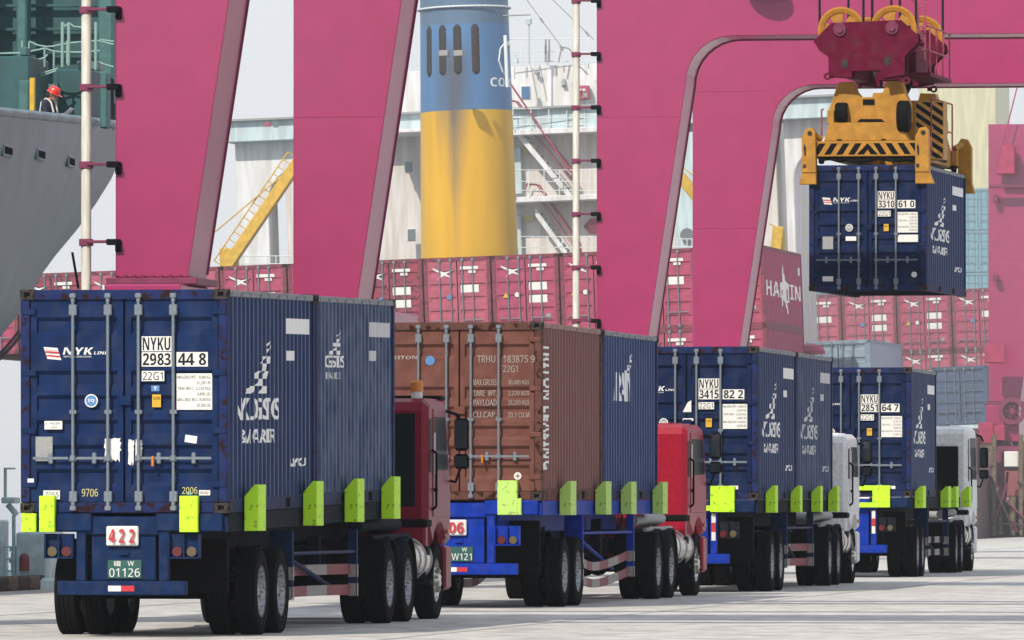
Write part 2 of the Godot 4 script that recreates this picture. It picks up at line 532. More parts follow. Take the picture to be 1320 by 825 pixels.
func door_panel(x0: float, x1: float, H: float, ribs: Array) -> MB:
	# ribbed steel leaf: front at z = -0.03, ribs pressed inwards
	var mb := MB.new()
	var z = -.03
	var e = .07
	mb.bx(x0, x0 + e, .13, H - .12, .03, .075)
	mb.bx(x1 - e, x1, .13, H - .12, .03, .075)
	var prof = [Vector2(z, .13)]
	for r in ribs:
		prof.append(Vector2(z, r[0])); prof.append(Vector2(z - .045, r[0] + .05)); prof.append(Vector2(z - .045, r[1] - .05)); prof.append(Vector2(z, r[1]))
	prof.append(Vector2(z, H - .12))
	for i in prof.size() - 1:
		var a: Vector2 = prof[i]; var b: Vector2 = prof[i + 1]
		mb.q(Vector3(x0 + e, a.y, a.x), Vector3(x1 - e, a.y, a.x), Vector3(x1 - e, b.y, b.x), Vector3(x0 + e, b.y, b.x), Vector3(0, 0, 1))
	mb.bx(x0 + e, x1 - e, .13, H - .12, .072, .08)
	return mb

func container(called: String, label: String, mats: Dictionary, xf: Transform3D, group: String, L := 6.058, H := 2.591) -> Node3D:
	var o = thing(called, label, "container", xf, group)
	var W = 1.219
	var body = M[mats.body]; var fr = M[mats.frame]
	for s in [-1.0, 1.0]:
		mesh_part(o, "side_wall", corr_wall(L - .26, H - .24, s), M[mats.wall] if s > 0 else body, Transform3D(Basis(), Vector3(s * (W - .012), .16, -.13)))
		for e in [0, 1]:
			var mb := MB.new()
			var t0 = 0.0 if e == 0 else L - .15
			mb.cbx(s * W, s * (W - .11), .12, H - .12, t0 + .004, t0 + .146, .012)
			part(o, "corner_post", mb, fr)
			for y in [0.0, H - .118]:
				var c := MB.new()
				var xa = s * (W + .003); var xb = s * (W - .162)
				# casting with an opening in its end face and in its side face
				for r in [[0.0, .03], [.088, .118]]:
					c.bx(xa, xb, y + r[0], y + r[1], t0 - .003, t0 + .175)
				for r in [[0.0, .045], [.117, .165]]:
					c.bx(xa - s * r[0], xa - s * r[1], y + .03, y + .088, t0 - .003, t0 + .012)
				for r in [[-.003, .045], [.13, .175]]:
					c.bx(xa, xa - s * .012, y + .03, y + .088, t0 + r[0], t0 + r[1])
				c.bx(xa - s * .05, xb, y + .03, y + .088, t0 + .05, t0 + .17)
				part(o, "corner_casting", c, M.casting)
		var tr := MB.new()
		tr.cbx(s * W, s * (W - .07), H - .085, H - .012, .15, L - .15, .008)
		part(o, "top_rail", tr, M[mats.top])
		var br := MB.new()
		br.cbx(s * W, s * (W - .08), .0, .16, .165, L - .165, .008)
		var bo = part(o, "bottom_rail", br, fr)
		for tt in [L * .5 - 1.2, L * .5 + .9]:
			var pk := MB.new()
			pk.bx(s * (W + .002), s * (W - .04), .02, .13, tt, tt + .3)
			part(bo, "pocket_shade", pk, M.void)  # black block stands for the shade inside the open pocket
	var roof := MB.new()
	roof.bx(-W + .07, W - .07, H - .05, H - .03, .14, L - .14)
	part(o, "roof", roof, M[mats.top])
	var fl := MB.new()
	fl.bx(-W + .08, W - .08, .12, .15, .1, L - .1)
	for i in 12:
		fl.bx(-W + .08, W - .08, .02, .12, .4 + i * .46, .46 + i * .46)
	part(o, "floor", fl, M.chassis_dark)
	mesh_part(o, "front_wall", corr_wall(2.2, H - .24, 1.0), body, Transform3D(Basis(Vector3.UP, PI / 2), Vector3(1.1, .13, -L + .03)))
	var hd := MB.new()
	hd.cbx(-W + .16, W - .16, H - .125, H - .005, .0, .12, .01)
	part(o, "door_header", hd, fr)
	var sl := MB.new()
	sl.cbx(-W + .16, W - .16, 0.0, .125, .0, .12, .01)
	part(o, "door_sill", sl, fr)
	var gk := MB.new()
	gk.bx(-1.11, 1.11, .12, H - .12, .085, .11)
	part(o, "door_gasket", gk, M.gasket)
	var ribs = [[.31, .51], [.59, .79], [.88, 1.08], [1.165, 1.365], [1.45, 1.65], [2.06, 2.27]]
	var nr = [[.31, .51], [.59, .79], [.88, 1.08], [1.165, 1.365], [1.45, 1.65], [2.06, 2.27]]
	for s in [-1, 1]:
		var x0 = -1.10 if s < 0 else .012; var x1 = -.012 if s < 0 else 1.10
		var leaf = part(o, "door", door_panel(x0, x1, H, ribs if s < 0 else nr), body)
		for k in 2:
			var rx = [-.597, -.185][k] if s < 0 else [.175, .585][k]
			var rod := MB.new()
			rod.cyl(Vector3(rx, .05, .018), Vector3(rx, H - .06, .018), .019, -1, 8)
			for yy in [.055, H - .075]:
				rod.cb(Vector3(rx, yy, .02), Vector3(.075, .06, .05), .012)
				rod.cb(Vector3(rx, yy + (.05 if yy < 1 else -.05), .012), Vector3(.045, .05, .05), .01)
			for yy in [.19, H - .24]:
				rod.cb(Vector3(rx, yy, .008), Vector3(.095, .13, .05), .012)
			for yy in [.62, 1.17]:
				rod.cb(Vector3(rx, yy, .005), Vector3(.085, .05, .045), .008)
			part(leaf, "locking_rod", rod, M.galv)
			var hn := MB.new()
			var hx = rx + (.04 if k == 0 else .04)
			if s < 0: hx = rx - .46 if k == 0 else rx - .36
			hn.cb(Vector3(hx + .2, .635, .035), Vector3(.42, .032, .014), .004)
			hn.cb(Vector3(hx + .2, .635, .02), Vector3(.05, .13, .04), .01)
			hn.cb(Vector3(rx, .635, .03), Vector3(.06, .07, .05), .01)
			part(leaf, "door_handle", hn, M.galv)
		for yy in [.33, .95, 1.62, 2.33]:
			var hg := MB.new()
			var hx0 = x0 - .10 if s < 0 else x1 - .06
			hg.cb(Vector3(hx0 + .08, yy, -.012), Vector3(.17, .075, .04), .012)
			part(leaf, "hinge", hg, body)
	var sc := MB.new()
	sc.cb(Vector3(.02, 1.30, -.008), Vector3(.14, .11, .045), .01)
	part(o, "door_catch", sc, body)
	return o

func nyk_marks(o: Node3D, a: String, b1: String, b2: String, type: String, style := 0):
	var z = -.024
	plate(o, "name_plate", .205, .56, 1.872, 2.045, z, M.label)
	letters(o, a, .22, .545, 1.885, 2.032, z + .002, M.ink, true)
	plate(o, "number_plate", .205, .562, 1.695, 1.862, z, M.label)
	letters(o, b1, .22, .55, 1.71, 1.85, z + .002, M.ink, true)
	plate(o, "number_plate", .615, .985, 1.695, 1.862, z, M.label)
	letters(o, b2, .635, .965, 1.71, 1.85, z + .002, M.ink, true)
	plate(o, "type_plate", .205, .472, 1.527, 1.645, z, M.label)
	letters(o, type, .22, .455, 1.54, 1.632, z + .002, M.ink)
	# weights panel
	var rows = [["MAX.GROSS WGT.  30,480 KGS", 1.54], ["67,200 LBS", 1.475], ["TARE WGT.  2,220 KGS", 1.41], ["4,890 LBS", 1.345], ["MAX.CARGO WGT. 28,260 KGS", 1.28], ["62,300 LBS", 1.215]]
	plate(o, "weights_plate", .617, 1.035, 1.195, 1.615, z, M.label)
	for r in rows:
		var long = r[0].length() > 12
		letters(o, r[0], .63 if long else .86, 1.02, r[1] + .008, r[1] + .05, z + .002, M.ink)
	plate(o, "caution_sticker", .33, .432, 1.225, 1.372, z, M.sticker_yellow)
	letters(o, "CAUTION", .34, .422, 1.31, 1.345, z + .002, M.ink)
	# line name with its striped flag
	if style != 2:
		var fl := MB.new()
		for i in 4:
			var y0 = 1.925 - i * .036
			var sk = -.94 + .012 * i
			fl.prism([Vector2(sk, y0 - .03), Vector2(sk + .165, y0 - .045), Vector2(sk + .155, y0 - .012), Vector2(sk - .01, y0)], z, z + .002)
		var fo = part(o, "flag_mark", fl, M.paint_white)
		var fr := MB.new()
		for i in 2:
			var y0 = 1.88 - i * .045
			var sk = -.925 + .014 * i
			fr.prism([Vector2(sk, y0 - .018), Vector2(sk + .16, y0 - .033), Vector2(sk + .155, y0 - .012), Vector2(sk - .005, y0)], z + .003, z + .005)
		part(fo, "flag_stripe", fr, M.red_paint)
		letters(o, "NYK", -.712, -.37, 1.835, 1.918, z + .002, M.paint_white, true, .25)
		letters(o, "LINE", -.352, -.195, 1.838, 1.872, z + .002, M.paint_white, true, .25)
		letters(o, "NIPPON YUSEN KAISHA", -.71, -.385, 1.802, 1.822, z + .002, M.paint_white)
	var ring := MB.new()
	ring.cyl(Vector3(-.387, 1.30, z), Vector3(-.387, 1.30, z + .003), .078, -1, 20)
	part(o, "round_sticker", ring, M.paint_white)
	var disc := MB.new()
	disc.cyl(Vector3(-.387, 1.30, z + .002), Vector3(-.387, 1.30, z + .005), .064, -1, 20)
	part(o, "round_sticker", disc, M.sticker_blue if style == 0 else M.label_grey)
	letters(o, "IQ", -.425, -.35, 1.28, 1.322, z + .006, M.paint_white, true)

func rough_sheet(o: Node3D, called: String, x0, x1, y0, y1, z, mat, sd: int):   # a torn paper outline
	var r := RandomNumberGenerator.new(); r.seed = sd
	var pts = []
	var n = 9
	for i in n: pts.append(Vector2(lerp(x0, x1, float(i) / n), y0 + r.randf_range(0, .42) * (y1 - y0) * (1.0 if i % 2 else .25)))
	for i in n: pts.append(Vector2(x1 - r.randf_range(0, .12) * (x1 - x0), lerp(lerp(y0, y1, .48), lerp(y0, y1, .9), float(i) / n)))
	for i in n: pts.append(Vector2(lerp(x1, x0, (i + .5) / n), y1 - r.randf_range(0, .08) * (y1 - y0)))
	for i in n: pts.append(Vector2(x0 + r.randf_range(0, .1) * (x1 - x0), lerp(lerp(y0, y1, .9), lerp(y0, y1, .48), float(i) / n)))
	var mb := MB.new()
	mb.prism(pts, z, z + .002)
	part(o, called, mb, mat)

func make_near_containers(trucks: Array):
	var nav = {"body": "navy", "frame": "navy_frame", "top": "navy_top", "wall": "nyk_a"}
	var g = "twenty foot boxes on the queue of trucks"
	# first truck
	var c = container("shipping_container", "dark blue ribbed door-end container marked NYKU 2983 44 8 on the nearest truck", nav, trucks[0].slot(0.0), g)
	nyk_marks(c, "NYKU", "2983", "44 8", "22G1")
	var z = -.023
	plate(c, "small_sticker", .32, .415, 1.41, 1.476, z, M.sticker_blue)
	letters(c, "Y", .35, .385, 1.42, 1.466, z + .002, M.paint_white, true)
	plate(c, "small_label", -.94, -.73, .97, 1.067, z, M.label)
	letters(c, "J  ACEP", -.925, -.755, 1.02, 1.05, z + .002, M.ink)
	letters(c, "L-007", -.87, -.79, .982, 1.004, z + .002, M.ink)
	plate(c, "approval_plate", -1.045, -.845, .60, .885, z, M.label_grey)
	rough_sheet(c, "torn_paper", -.24, -.03, .565, .875, z + .001, M.label, 3)
	rough_sheet(c, "torn_paper", .045, .12, .53, .86, z + .001, M.label, 4)
	rough_sheet(c, "torn_paper", .13, .215, .58, .86, z + .001, M.label, 5)
	var tl := MB.new()
	tl.box(Vector3(.785, .855, z), Vector3(.14, .085, .003), Basis(Vector3(0, 0, 1), -.15))
	part(c, "small_label", tl, M.label)
	plate(c, "small_label", -.95, -.755, .16, .262, z + .02, M.label)
	letters(c, "7055", -.93, -.77, .18, .24, z + .022, M.ink)
	plate(c, "small_label", -1.135, -1.06, .355, .40, z + .03, M.label)
	plate(c, "small_label", .88, 1.01, .205, .265, z, M.label)
	letters(c, "8042", .895, .995, .218, .252, z + .002, M.ink)
	plate(c, "small_sticker", .74, .79, .21, .25, z, M.sticker_blue)
	letters(c, "9706", -.50, -.31, .19, .28, z + .001, M.chalk)
	letters(c, "2006", .68, .86, .22, .30, z + .001, M.chalk)
	var seal := MB.new()
	seal.cb(Vector3(.35, .60, .06), Vector3(.03, .12, .03), .008)
	part(c, "door_seal", seal, M.lamp_amber)
	nav = nav.duplicate(); nav.wall = "nyk_small"
	container("shipping_container", "dusty faded blue container ahead of NYKU 2983, small logo high on its side", nav, trucks[0].slot(6.12), g)
	# second truck
	var br = {"body": "brown", "frame": "brown_frame", "top": "brown_top", "wall": "brown_wall"}
	c = container("shipping_container", "rust brown container marked TRHU 183875 9 behind the maroon cab", br, trucks[1].slot(0.0), g)
	letters(c, "TRHU", .265, .53, 2.0, 2.10, z, M.paint_pale)
	letters(c, "183875", .65, 1.01, 2.0, 2.10, z, M.paint_pale)
	letters(c, "9", 1.05, 1.11, 2.0, 2.10, z, M.paint_pale)
	letters(c, "22G1", .645, .86, 1.86, 1.955, z, M.paint_pale)
	var rows = [["MAX.GROSS", "30,480 KGS", 1.67], ["TARE  WT.", "2,220 KGS", 1.51], ["PAYLOAD", "28,260 KGS", 1.375], ["CU.CAP.", "33.1 CU.M", 1.20]]
	for r in rows:
		letters(c, r[0], .205, .55, r[2], r[2] + .085, z, M.paint_pale)
		letters(c, r[0 + 1], .72, 1.03, r[2], r[2] + .075, z, M.paint_pale)
	letters(c, "TRITON", -1.06, -.62, 2.05, 2.10, z, M.paint_pale, true)
	var dk := MB.new()
	dk.cyl(Vector3(-.43, 2.03, z), Vector3(-.43, 2.03, z + .003), .07, -1, 18)
	part(c, "round_sticker", dk, M.sticker_blue)
	dk = MB.new()
	dk.cyl(Vector3(.86, .35, z), Vector3(.86, .35, z + .003), .055, -1, 18)
	part(c, "round_sticker", dk, M.label)
	letters(c, "+", .825, .895, .315, .385, z + .004, M.red_dull, true)
	seal = MB.new()
	seal.cb(Vector3(.35, .60, .06), Vector3(.03, .12, .03), .008)
	part(c, "door_seal", seal, M.lamp_amber)
	var bl = {"body": "blue_box", "frame": "navy_frame", "top": "navy_top", "wall": "blue_wall"}
	container("shipping_container", "clean mid blue container joined to the front of the brown one, slanted white letters", bl, trucks[1].slot(6.12), g)
	# third truck
	nav = {"body": "navy_dark", "frame": "navy_frame", "top": "navy_top", "wall": "nyk_c"}
	c = container("shipping_container", "dark blue container marked NYKU 3415 82 2 behind the bright red cab", nav, trucks[2].slot(0.0), g)
	nyk_marks(c, "NYKU", "3415", "82 2", "22G1", 1)
	var sl := MB.new()
	sl.prism([Vector2(-.06, 1.48), Vector2(.085, 1.48), Vector2(.085, 1.68), Vector2(.02, 1.64)], z, z + .003)
	part(c, "sail_mark", sl, M.paint_white)
	plate(c, "small_label", -.06, .12, 1.33, 1.375, z, M.label)
	plate(c, "small_label", .72, .88, .175, .235, z, M.label)
	plate(c, "paper_sheet", -.02, .17, .42, .72, z, M.label)
	nav = nav.duplicate(); nav.wall = "nyk_b"
	container("shipping_container", "greyed blue container in front of NYKU 3415, pale worn logo on its side", nav, trucks[2].slot(6.12), g)
	# fourth truck
	nav = {"body": "navy_dark", "frame": "navy_frame", "top": "navy_top", "wall": "nyk_d"}
	c = container("shipping_container", "blue container marked NYKU 2851 64 7 alone on the rearmost truck with the white cab", nav, trucks[3].slot(0.0), g)
	nyk_marks(c, "NYKU", "2851", "64 7", "22G1", 1)
	plate(c, "small_label", .72, .90, .16, .22, z, M.label)
	# hanging box
	nav = {"body": "navy_dark", "frame": "navy_frame", "top": "navy_top", "wall": "nyk_e"}
	c = container("shipping_container", "dark blue container marked NYKU 3310 61 0 hanging in the air under the yellow spreader", nav, hang_xf(), "")
	nyk_marks(c, "NYKU", "3310", "61 0", "22G1", 1)
	plate(c, "small_label", -.46, -.24, 1.03, 1.12, z, M.label)
	plate(c, "approval_plate", -.94, -.72, .86, 1.12, z, M.label_grey)
	plate(c, "small_label", -.94, -.72, .20, .30, z, M.label)
	plate(c, "weights_plate", .62, 1.04, 1.0, 1.15, z, M.label)
	dk = MB.new()
	dk.cyl(Vector3(.96, .33, z), Vector3(.96, .33, z + .003), .06, -1, 18)
	part(c, "round_sticker", dk, M.label)

func hang_xf() -> Transform3D:
	var b = yaw(10.6)
	var corner = P(1194.5, 374.5, 183.0)
	return Transform3D(b, corner - b * Vector3(1.219, 0, 0))

# ---------------------------------------------------------------- trucks
class Rig:
	var xf: Transform3D
	var yb: float      # height of the container foot at the tail
	var tilt: float    # rise of the deck per metre
	func slot(t: float) -> Transform3D:
		var b = xf.basis * Basis(Vector3.RIGHT, atan(tilt))
		return Transform3D(b, xf * Vector3(0, yb + tilt * t, -t))

func rig(px: float, d: float, deg: float, yb: float, tilt: float) -> Rig:
	var r := Rig.new()
	var b = yaw(deg)
	r.xf = Transform3D(b, Vector3((px - 660.0) / F * d, 0, -d) - b * Vector3(1.219, 0, 0))
	r.yb = yb
	r.tilt = tilt
	return r

var tyre_mesh: ArrayMesh
var rim_mesh: ArrayMesh
var hub_mesh: ArrayMesh
func make_wheel_meshes():
	var R = .515
	var w = .14
	var mb := MB.new()
	var pr = [Vector2(.29, -w + .02), Vector2(.37, -w), Vector2(.47, -w + .012), Vector2(R - .008, -w + .03)]
	for i in 4:
		var x = -w + .045 + i * .058
		pr.append(Vector2(R, x)); pr.append(Vector2(R, x + .040)); pr.append(Vector2(R - .014, x + .044)); pr.append(Vector2(R - .014, x + .054))
	pr.append(Vector2(R - .008, w - .03)); pr.append(Vector2(.47, w - .012)); pr.append(Vector2(.37, w)); pr.append(Vector2(.29, w - .02))
	mb.lathe(pr, 36)
	tyre_mesh = mb.done()
	var rm := MB.new()   # dished rim, outer face towards +x
	rm.lathe([Vector2(.30, -.12), Vector2(.285, -.10), Vector2(.27, .02), Vector2(.285, .11), Vector2(.305, .125), Vector2(.315, .118)], 28)
	rm.lathe([Vector2(.0, .075), Vector2(.075, .075), Vector2(.085, .03), Vector2(.17, .02), Vector2(.19, -.03), Vector2(.275, -.05)].map(func(v): return v), 28)
	for i in 10:
		var a = TAU * i / 10
		rm.cyl(Vector3(.02, cos(a) * .14, sin(a) * .14), Vector3(.05, cos(a) * .14, sin(a) * .14), .016, -1, 6)
	for i in 8:
		var a = TAU * (i + .5) / 8
		rm.cb(Vector3(-.02, cos(a) * .225, sin(a) * .225), Vector3(.03, .05, .05), .01, Basis(Vector3(1, 0, 0), a))
	rim_mesh = rm.done()
	var hb := MB.new()   # front wheel: domed outwards with a ring of bolts
	hb.lathe([Vector2(.0, .175), Vector2(.09, .17), Vector2(.105, .12), Vector2(.175, .11), Vector2(.20, .05), Vector2(.27, .04), Vector2(.29, .12), Vector2(.315, .12)], 28)
	for i in 10:
		var a = TAU * i / 10
		hb.cyl(Vector3(.10, cos(a) * .145, sin(a) * .145), Vector3(.165, cos(a) * .145, sin(a) * .145), .017, -1, 6)
	hub_mesh = hb.done()

func wheel(o: Node3D, x: float, t: float, face: float, front := false, y := .512):
	var wn := Node3D.new()
	wn.name = "wheel"
	o.add_child(wn, true)
	wn.position = Vector3(x, y, -t)
	if face < 0: wn.rotation.y = PI
	mesh_part(wn, "tyre", tyre_mesh, M.tyre)
	mesh_part(wn, "rim", hub_mesh if front else rim_mesh, M.chrome if front else M.rim)

func guide_post(o: Node3D, side: float, t: float, yb: float, mat, len := .5, h := .54, x0 := 1.235, low := -.22):
	# bent plate guide beside the box: its top edge leans outwards
	var p = [Vector2(x0, yb + low), Vector2(x0 + .17, yb + low), Vector2(x0 + .17, yb + low + h), Vector2(x0 + .12, yb + low + h), Vector2(x0, yb + low + h * .74)]
	var mb := MB.new()
	var poly = []
	for v in p: poly.append(Vector2(v.x * side, v.y))
	mb.prism(poly, -t - len, -t, Transform3D(), .006)
	part(o, "corner_guide", mb, mat)

func truck(r: Rig, label: String, c: Dictionary) -> Node3D:
	var o = thing("container_truck", label, "truck", r.xf, "container trucks queuing under the crane")
	var fm = M[c.frame]
	var yb = r.yb
	var dk = M.chassis_dark
	var lo_m = fm if c.id < 2 else M.chassis_navy
	var tl = r.tilt
	var tax: Array = c.tax; var dax: Array = c.dax; var fax: float = c.fax
	# trailer rails
	for s in [-1.0, 1.0]:
		var rl := MB.new()
		rl.cb(Vector3(s * .48, yb - .27 + tl * 6.2, -6.2), Vector3(.14, .40, 12.0), .012, Basis(Vector3.RIGHT, atan(tl)))
		part(o, "main_rail", rl, fm if c.bright else dk)
		var sr := MB.new()
		sr.cb(Vector3(s * 1.17, yb - .113 + tl * 6.2, -6.2), Vector3(.08, .22, 12.1), .008, Basis(Vector3.RIGHT, atan(tl)))
		part(o, "side_rail", sr, fm if c.bright else dk)
	for t in [.12, 2.0, 4.0, 5.95, 6.25, 8.2, 10.2, 12.15]:
		var cm := MB.new()
		var yy = yb - .13 + tl * t
		cm.cb(Vector3(0, yy, -t), Vector3(2.4, .18, .16), .01)
		part(o, "cross_member", cm, lo_m)
	# tail
	for s in [-1.0, 1.0]:
		var tb := MB.new()
		tb.cbx(s * .38, s * 1.16, yb - .21, yb - .005, -.03, .30, .012)
		part(o, "twistlock_block", tb, lo_m)
	var cb_ := MB.new()
	cb_.cbx(-.46, .44, yb - .25, yb - .05, .02, .2, .01)
	part(o, "rear_beam", cb_, fm)
	for x in [-.507, .465]:
		var ps := MB.new()
		ps.cbx(x - .055, x + .055, .655, yb - .20, .0, .14, .008)
		var po = part(o, "tail_post", ps, fm)
		if c.id >= 2 and x > 0:
			for sr in [[.88, 1.03, "paint_white"], [1.03, 1.18, "red_paint"], [1.18, 1.34, "paint_white"]]:
				var rs := MB.new()
				rs.bx(x - .035, x + .035, sr[0], sr[1] - .004, -.006, 0)
				part(po, "reflector", rs, M[sr[2]])
	var pn := MB.new()
	pn.cbx(-.39, .363, .66, yb - .24, .06, .12, .006)
	part(o, "tail_panel", pn, fm)
	var bm := MB.new()
	bm.cbx(-.776, .735 if not c.has("bumper") else c.bumper, .49, .655, -.05, .1, .01)
	var bo = part(o, "rear_bumper", bm, fm)
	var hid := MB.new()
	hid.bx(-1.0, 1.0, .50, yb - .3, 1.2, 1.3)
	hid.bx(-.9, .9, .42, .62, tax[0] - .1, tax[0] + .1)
	part(o, "dark_backing", hid, M.black)  # upright black board for the dark under the trailer, plus an axle box
	for s in [[-.175, M.paint_white], [-.02, M.red_paint]]:
		var rf := MB.new()
		rf.bx(s[0], s[0] + .152, .535, .60, -.056, -.05)
		part(bo, "reflector", rf, s[1])
	for sd in [[-.93, -.59], [.525, .90]]:
		var lb := MB.new()
		var xm = (sd[0] + sd[1]) * .5
		lb.cbx(sd[0], sd[1], .915, 1.20, .02, .06, .006)
		for xx in [sd[0], sd[1] - .02]: lb.bx(xx, xx + .02, .915, 1.20, -.06, .02)
		lb.bx(sd[0], sd[1], .915, .93, -.06, .02)
		lb.bx(xm - .008, xm + .008, .93, 1.20, -.05, .02)
		var lo = part(o, "lamp_box", lb, fm if c.id < 2 else dk)
		for k in 2:
			var lx = xm + (k - .5) * .17
			var lm := MB.new()
			lm.cyl(Vector3(lx, .995, -.02), Vector3(lx, .995, .015), .055, .058, 16)
			var red = (k == 1) == (sd[0] < 0)
			part(lo, "tail_lamp", lm, M.lamp_red if red else M.lamp_dim)
	if c.has("board"):
		var sg := MB.new()
		var bx = c.board_x
		sg.cb(Vector3((bx[0] + bx[1]) * .5, 1.175, -.012), Vector3(bx[1] - bx[0], .23, .03), .014)
		var so = part(o, "number_board", sg, M.paint_white)
		letters(so, c.board, bx[0] + .035, bx[1] - .035, 1.095, 1.255, .005 + .025, M.red_paint, true)
	if c.has("plate"):
		var pl := MB.new()
		pl.cb(Vector3(0, .79, -.048), Vector3(.40, .215, .012), .003)
		var po = part(o, "licence_plate", pl, M.plate_green)
		letters(po, "W", .035, .11, .83, .885, -.04, M.paint_white)
		letters(po, c.plate, -.18, .18, .70, .80, -.04, M.paint_white)
		if c.id == 0:
			var ch := MB.new()   # the character before the W
			for st in [[-.115, .875, .02, .012], [-.115, .855, .02, .012], [-.112, .838, .014, .02], [-.072, .878, .05, .01], [-.072, .862, .055, .01], [-.072, .846, .045, .01], [-.072, .832, .05, .01], [-.085, .858, .01, .05], [-.055, .858, .01, .05]]:
				ch.box(Vector3(st[0], st[1], -.041), Vector3(st[2], st[3], .003))
			part(po, "lettering", ch, M.paint_white)
		var lp := MB.new()
		lp.cb(Vector3(-.005, .965, -.05), Vector3(.12, .035, .05), .01)
		part(o, "plate_lamp", lp, fm)
	# rear guides
	for gd in c.rear_guides:
		var gm := MB.new()
		gm.cbx(gd[0], gd[1], gd[2], gd[3], -.10, -.10 + gd[4], .006)
		part(o, "corner_guide", gm, M[c.guide])
	for t in c.side_guides:
		for s in [-1.0, 1.0]:
			guide_post(o, s, t, yb + tl * t, M[c.guide], c.glen, c.gh)
	# axles and wheels
	for a in tax:
		for s in [-1.0, 1.0]:
			wheel(o, s * 1.07, a, s); wheel(o, s * .74, a, s)
		var ax := MB.new()
		ax.cyl(Vector3(-1.1, .512, -a), Vector3(1.1, .512, -a), .075, -1, 10)
		part(o, "axle", ax, M.black)
	for a in dax:
		for s in [-1.0, 1.0]:
			wheel(o, s * 1.07, a, s); wheel(o, s * .74, a, s)
		var ax := MB.new()
		ax.cyl(Vector3(-1.1, .512, -a), Vector3(1.1, .512, -a), .075, -1, 10)
		ax.lathe([Vector2(0, -.2), Vector2(.15, -.15), Vector2(.2, 0), Vector2(.15, .15), Vector2(0, .2)], 12, Transform3D(Basis(Vector3.UP, PI / 2), Vector3(0, .55, -a)))
		part(o, "axle", ax, M.black)
	for s in [-1.0, 1.0]:
		wheel(o, s * 1.04, fax, s, true)
		var sp := MB.new()   # leaf springs of the trailer bogie
		var tm = (tax[0] + tax[1]) * .5
		for ta in tax:
			sp.tube([Vector3(s * .5, .78, -ta + .5), Vector3(s * .5, .66, -ta), Vector3(s * .5, .78, -ta - .5)], .05, 6)
		sp.cbx(s * .42, s * .58, .6, yb - .4, tm - .1, tm + .1, .01)
		sp.cbx(s * .42, s * .58, .7, yb - .4, tax[0] - .75, tax[0] - .6, .01)
		sp.cbx(s * .42, s * .58, .7, yb - .4, tax[1] + .6, tax[1] + .75, .01)
		part(o, "leaf_spring", sp, dk)
	# side guard between the axles
	var g0: float = c.guard[0]; var g1: float = c.guard[1]
	for s in [-1.0, 1.0]:
		for e in [0, 1]:
			var tt = g0 if e == 0 else g1
			var gp := MB.new()
			gp.cbx(s * (.92 if e == 0 else 1.08), s * 1.2, .40, yb - .22, tt - .04, tt + .04, .008)
			var po = part(o, "guard_post", gp, lo_m)
			for yy in [.46, .70]:
				var pt := MB.new()
				pt.bx(s * (.95 if e == 0 else 1.09), s * 1.19, yy - .08, yy + .08, tt - .046, tt - .04)
				pt.bx(s * 1.2, s * 1.205, yy - .08, yy + .08, tt - .04, tt + .04)
				part(po, "reflector_plate", pt, M.paint_pale)
		for yy in [.46, .72]:
			var n: int = c.stripes
			for k in n:
				var bar := MB.new()
				var f0 = float(k) / n; var f1 = float(k + 1) / n
				for j in 4:
					var a = lerp(f0, f1, j / 4.0); var b = lerp(f0, f1, (j + 1) / 4.0)
					var pa = Vector3(s * (1.12 - .42 * sin(PI * a) * c.sag), yy - c.droop * sin(PI * a), -lerp(g0, g1, a))
					var pb = Vector3(s * (1.12 - .42 * sin(PI * b) * c.sag), yy - c.droop * sin(PI * b), -lerp(g0, g1, b))
					var up = Vector3(0, .065, 0)
					var w = Vector3(s * .02, 0, 0)
					bar.q(pa - up, pb - up, pb + up, pa + up, w)
					bar.q(pa - up - w, pb - up - w, pb + up - w, pa + up - w, -w)
					bar.q(pa + up, pb + up, pb + up - w, pa + up - w, up)
				part(o, "guard_stripe", bar, M[c.stripe[k % 2]])
		var rl := MB.new()
		rl.tube([Vector3(s * 1.16, yb - .50, -g0), Vector3(s * 1.16, yb - .50, -g1)], .025, 6)
		rl.tube([Vector3(s * 1.0, yb - .5, -g0 - .3), Vector3(s * .9, .5, -g1 + .3)], .03, 6)
		part(o, "guard_rail", rl, lo_m)
	# landing legs
	for s in [-1.0, 1.0]:
		var lg := MB.new()
		lg.cbx(s * .62, s * .78, .55, yb - .3, 8.9, 9.06, .01)
		lg.cbx(s * .55, s * .85, .50, .55, 8.83, 9.13, .01)
		part(o, "landing_leg", lg, dk)
	# tractor frame
	var front: float = c.front; var rear: float = c.cab
	for s in [-1.0, 1.0]:
		var tr := MB.new()
		tr.cbx(s * .38, s * .46, .72, .98, dax[0] - .9, front - .3, .008)
		part(o, "tractor_rail", tr, dk)
	var fw := MB.new()
	fw.cyl(Vector3(0, 1.0, -(dax[0] + dax[1]) * .5), Vector3(0, 1.12, -(dax[0] + dax[1]) * .5), .45, .42, 20)
	part(o, "fifth_wheel", fw, M.black)
	for s in [-1.0, 1.0]:
		for a in dax:   # mudguards of the drive axles
			var mg := MB.new()
			for k in 9:
				var a0 = deg_to_rad(-5 + k * 20.0); var a1 = deg_to_rad(15 + k * 20.0)
				var c0 = Vector3(0, .52 + sin(a0) * .60, -a - cos(a0) * .60); var c1 = Vector3(0, .52 + sin(a1) * .60, -a - cos(a1) * .60)
				var xa = Vector3(s * .58, 0, 0); var xb = Vector3(s * 1.22, 0, 0)
				mg.q(c0 + xa, c1 + xa, c1 + xb, c0 + xb, c0 - Vector3(0, .52, -a))
				mg.q(c0 * 1.0 + xb, c1 + xb, c1 + xb - Vector3(0, .03, 0), c0 + xb - Vector3(0, .03, 0), xb)
			part(o, "mudguard", mg, dk)
		var fl := MB.new()
		fl.bx(s * .58, s * 1.22, .42, 1.05, dax[0] - .64, dax[0] - .62)
		part(o, "mud_flap", fl, M.black)
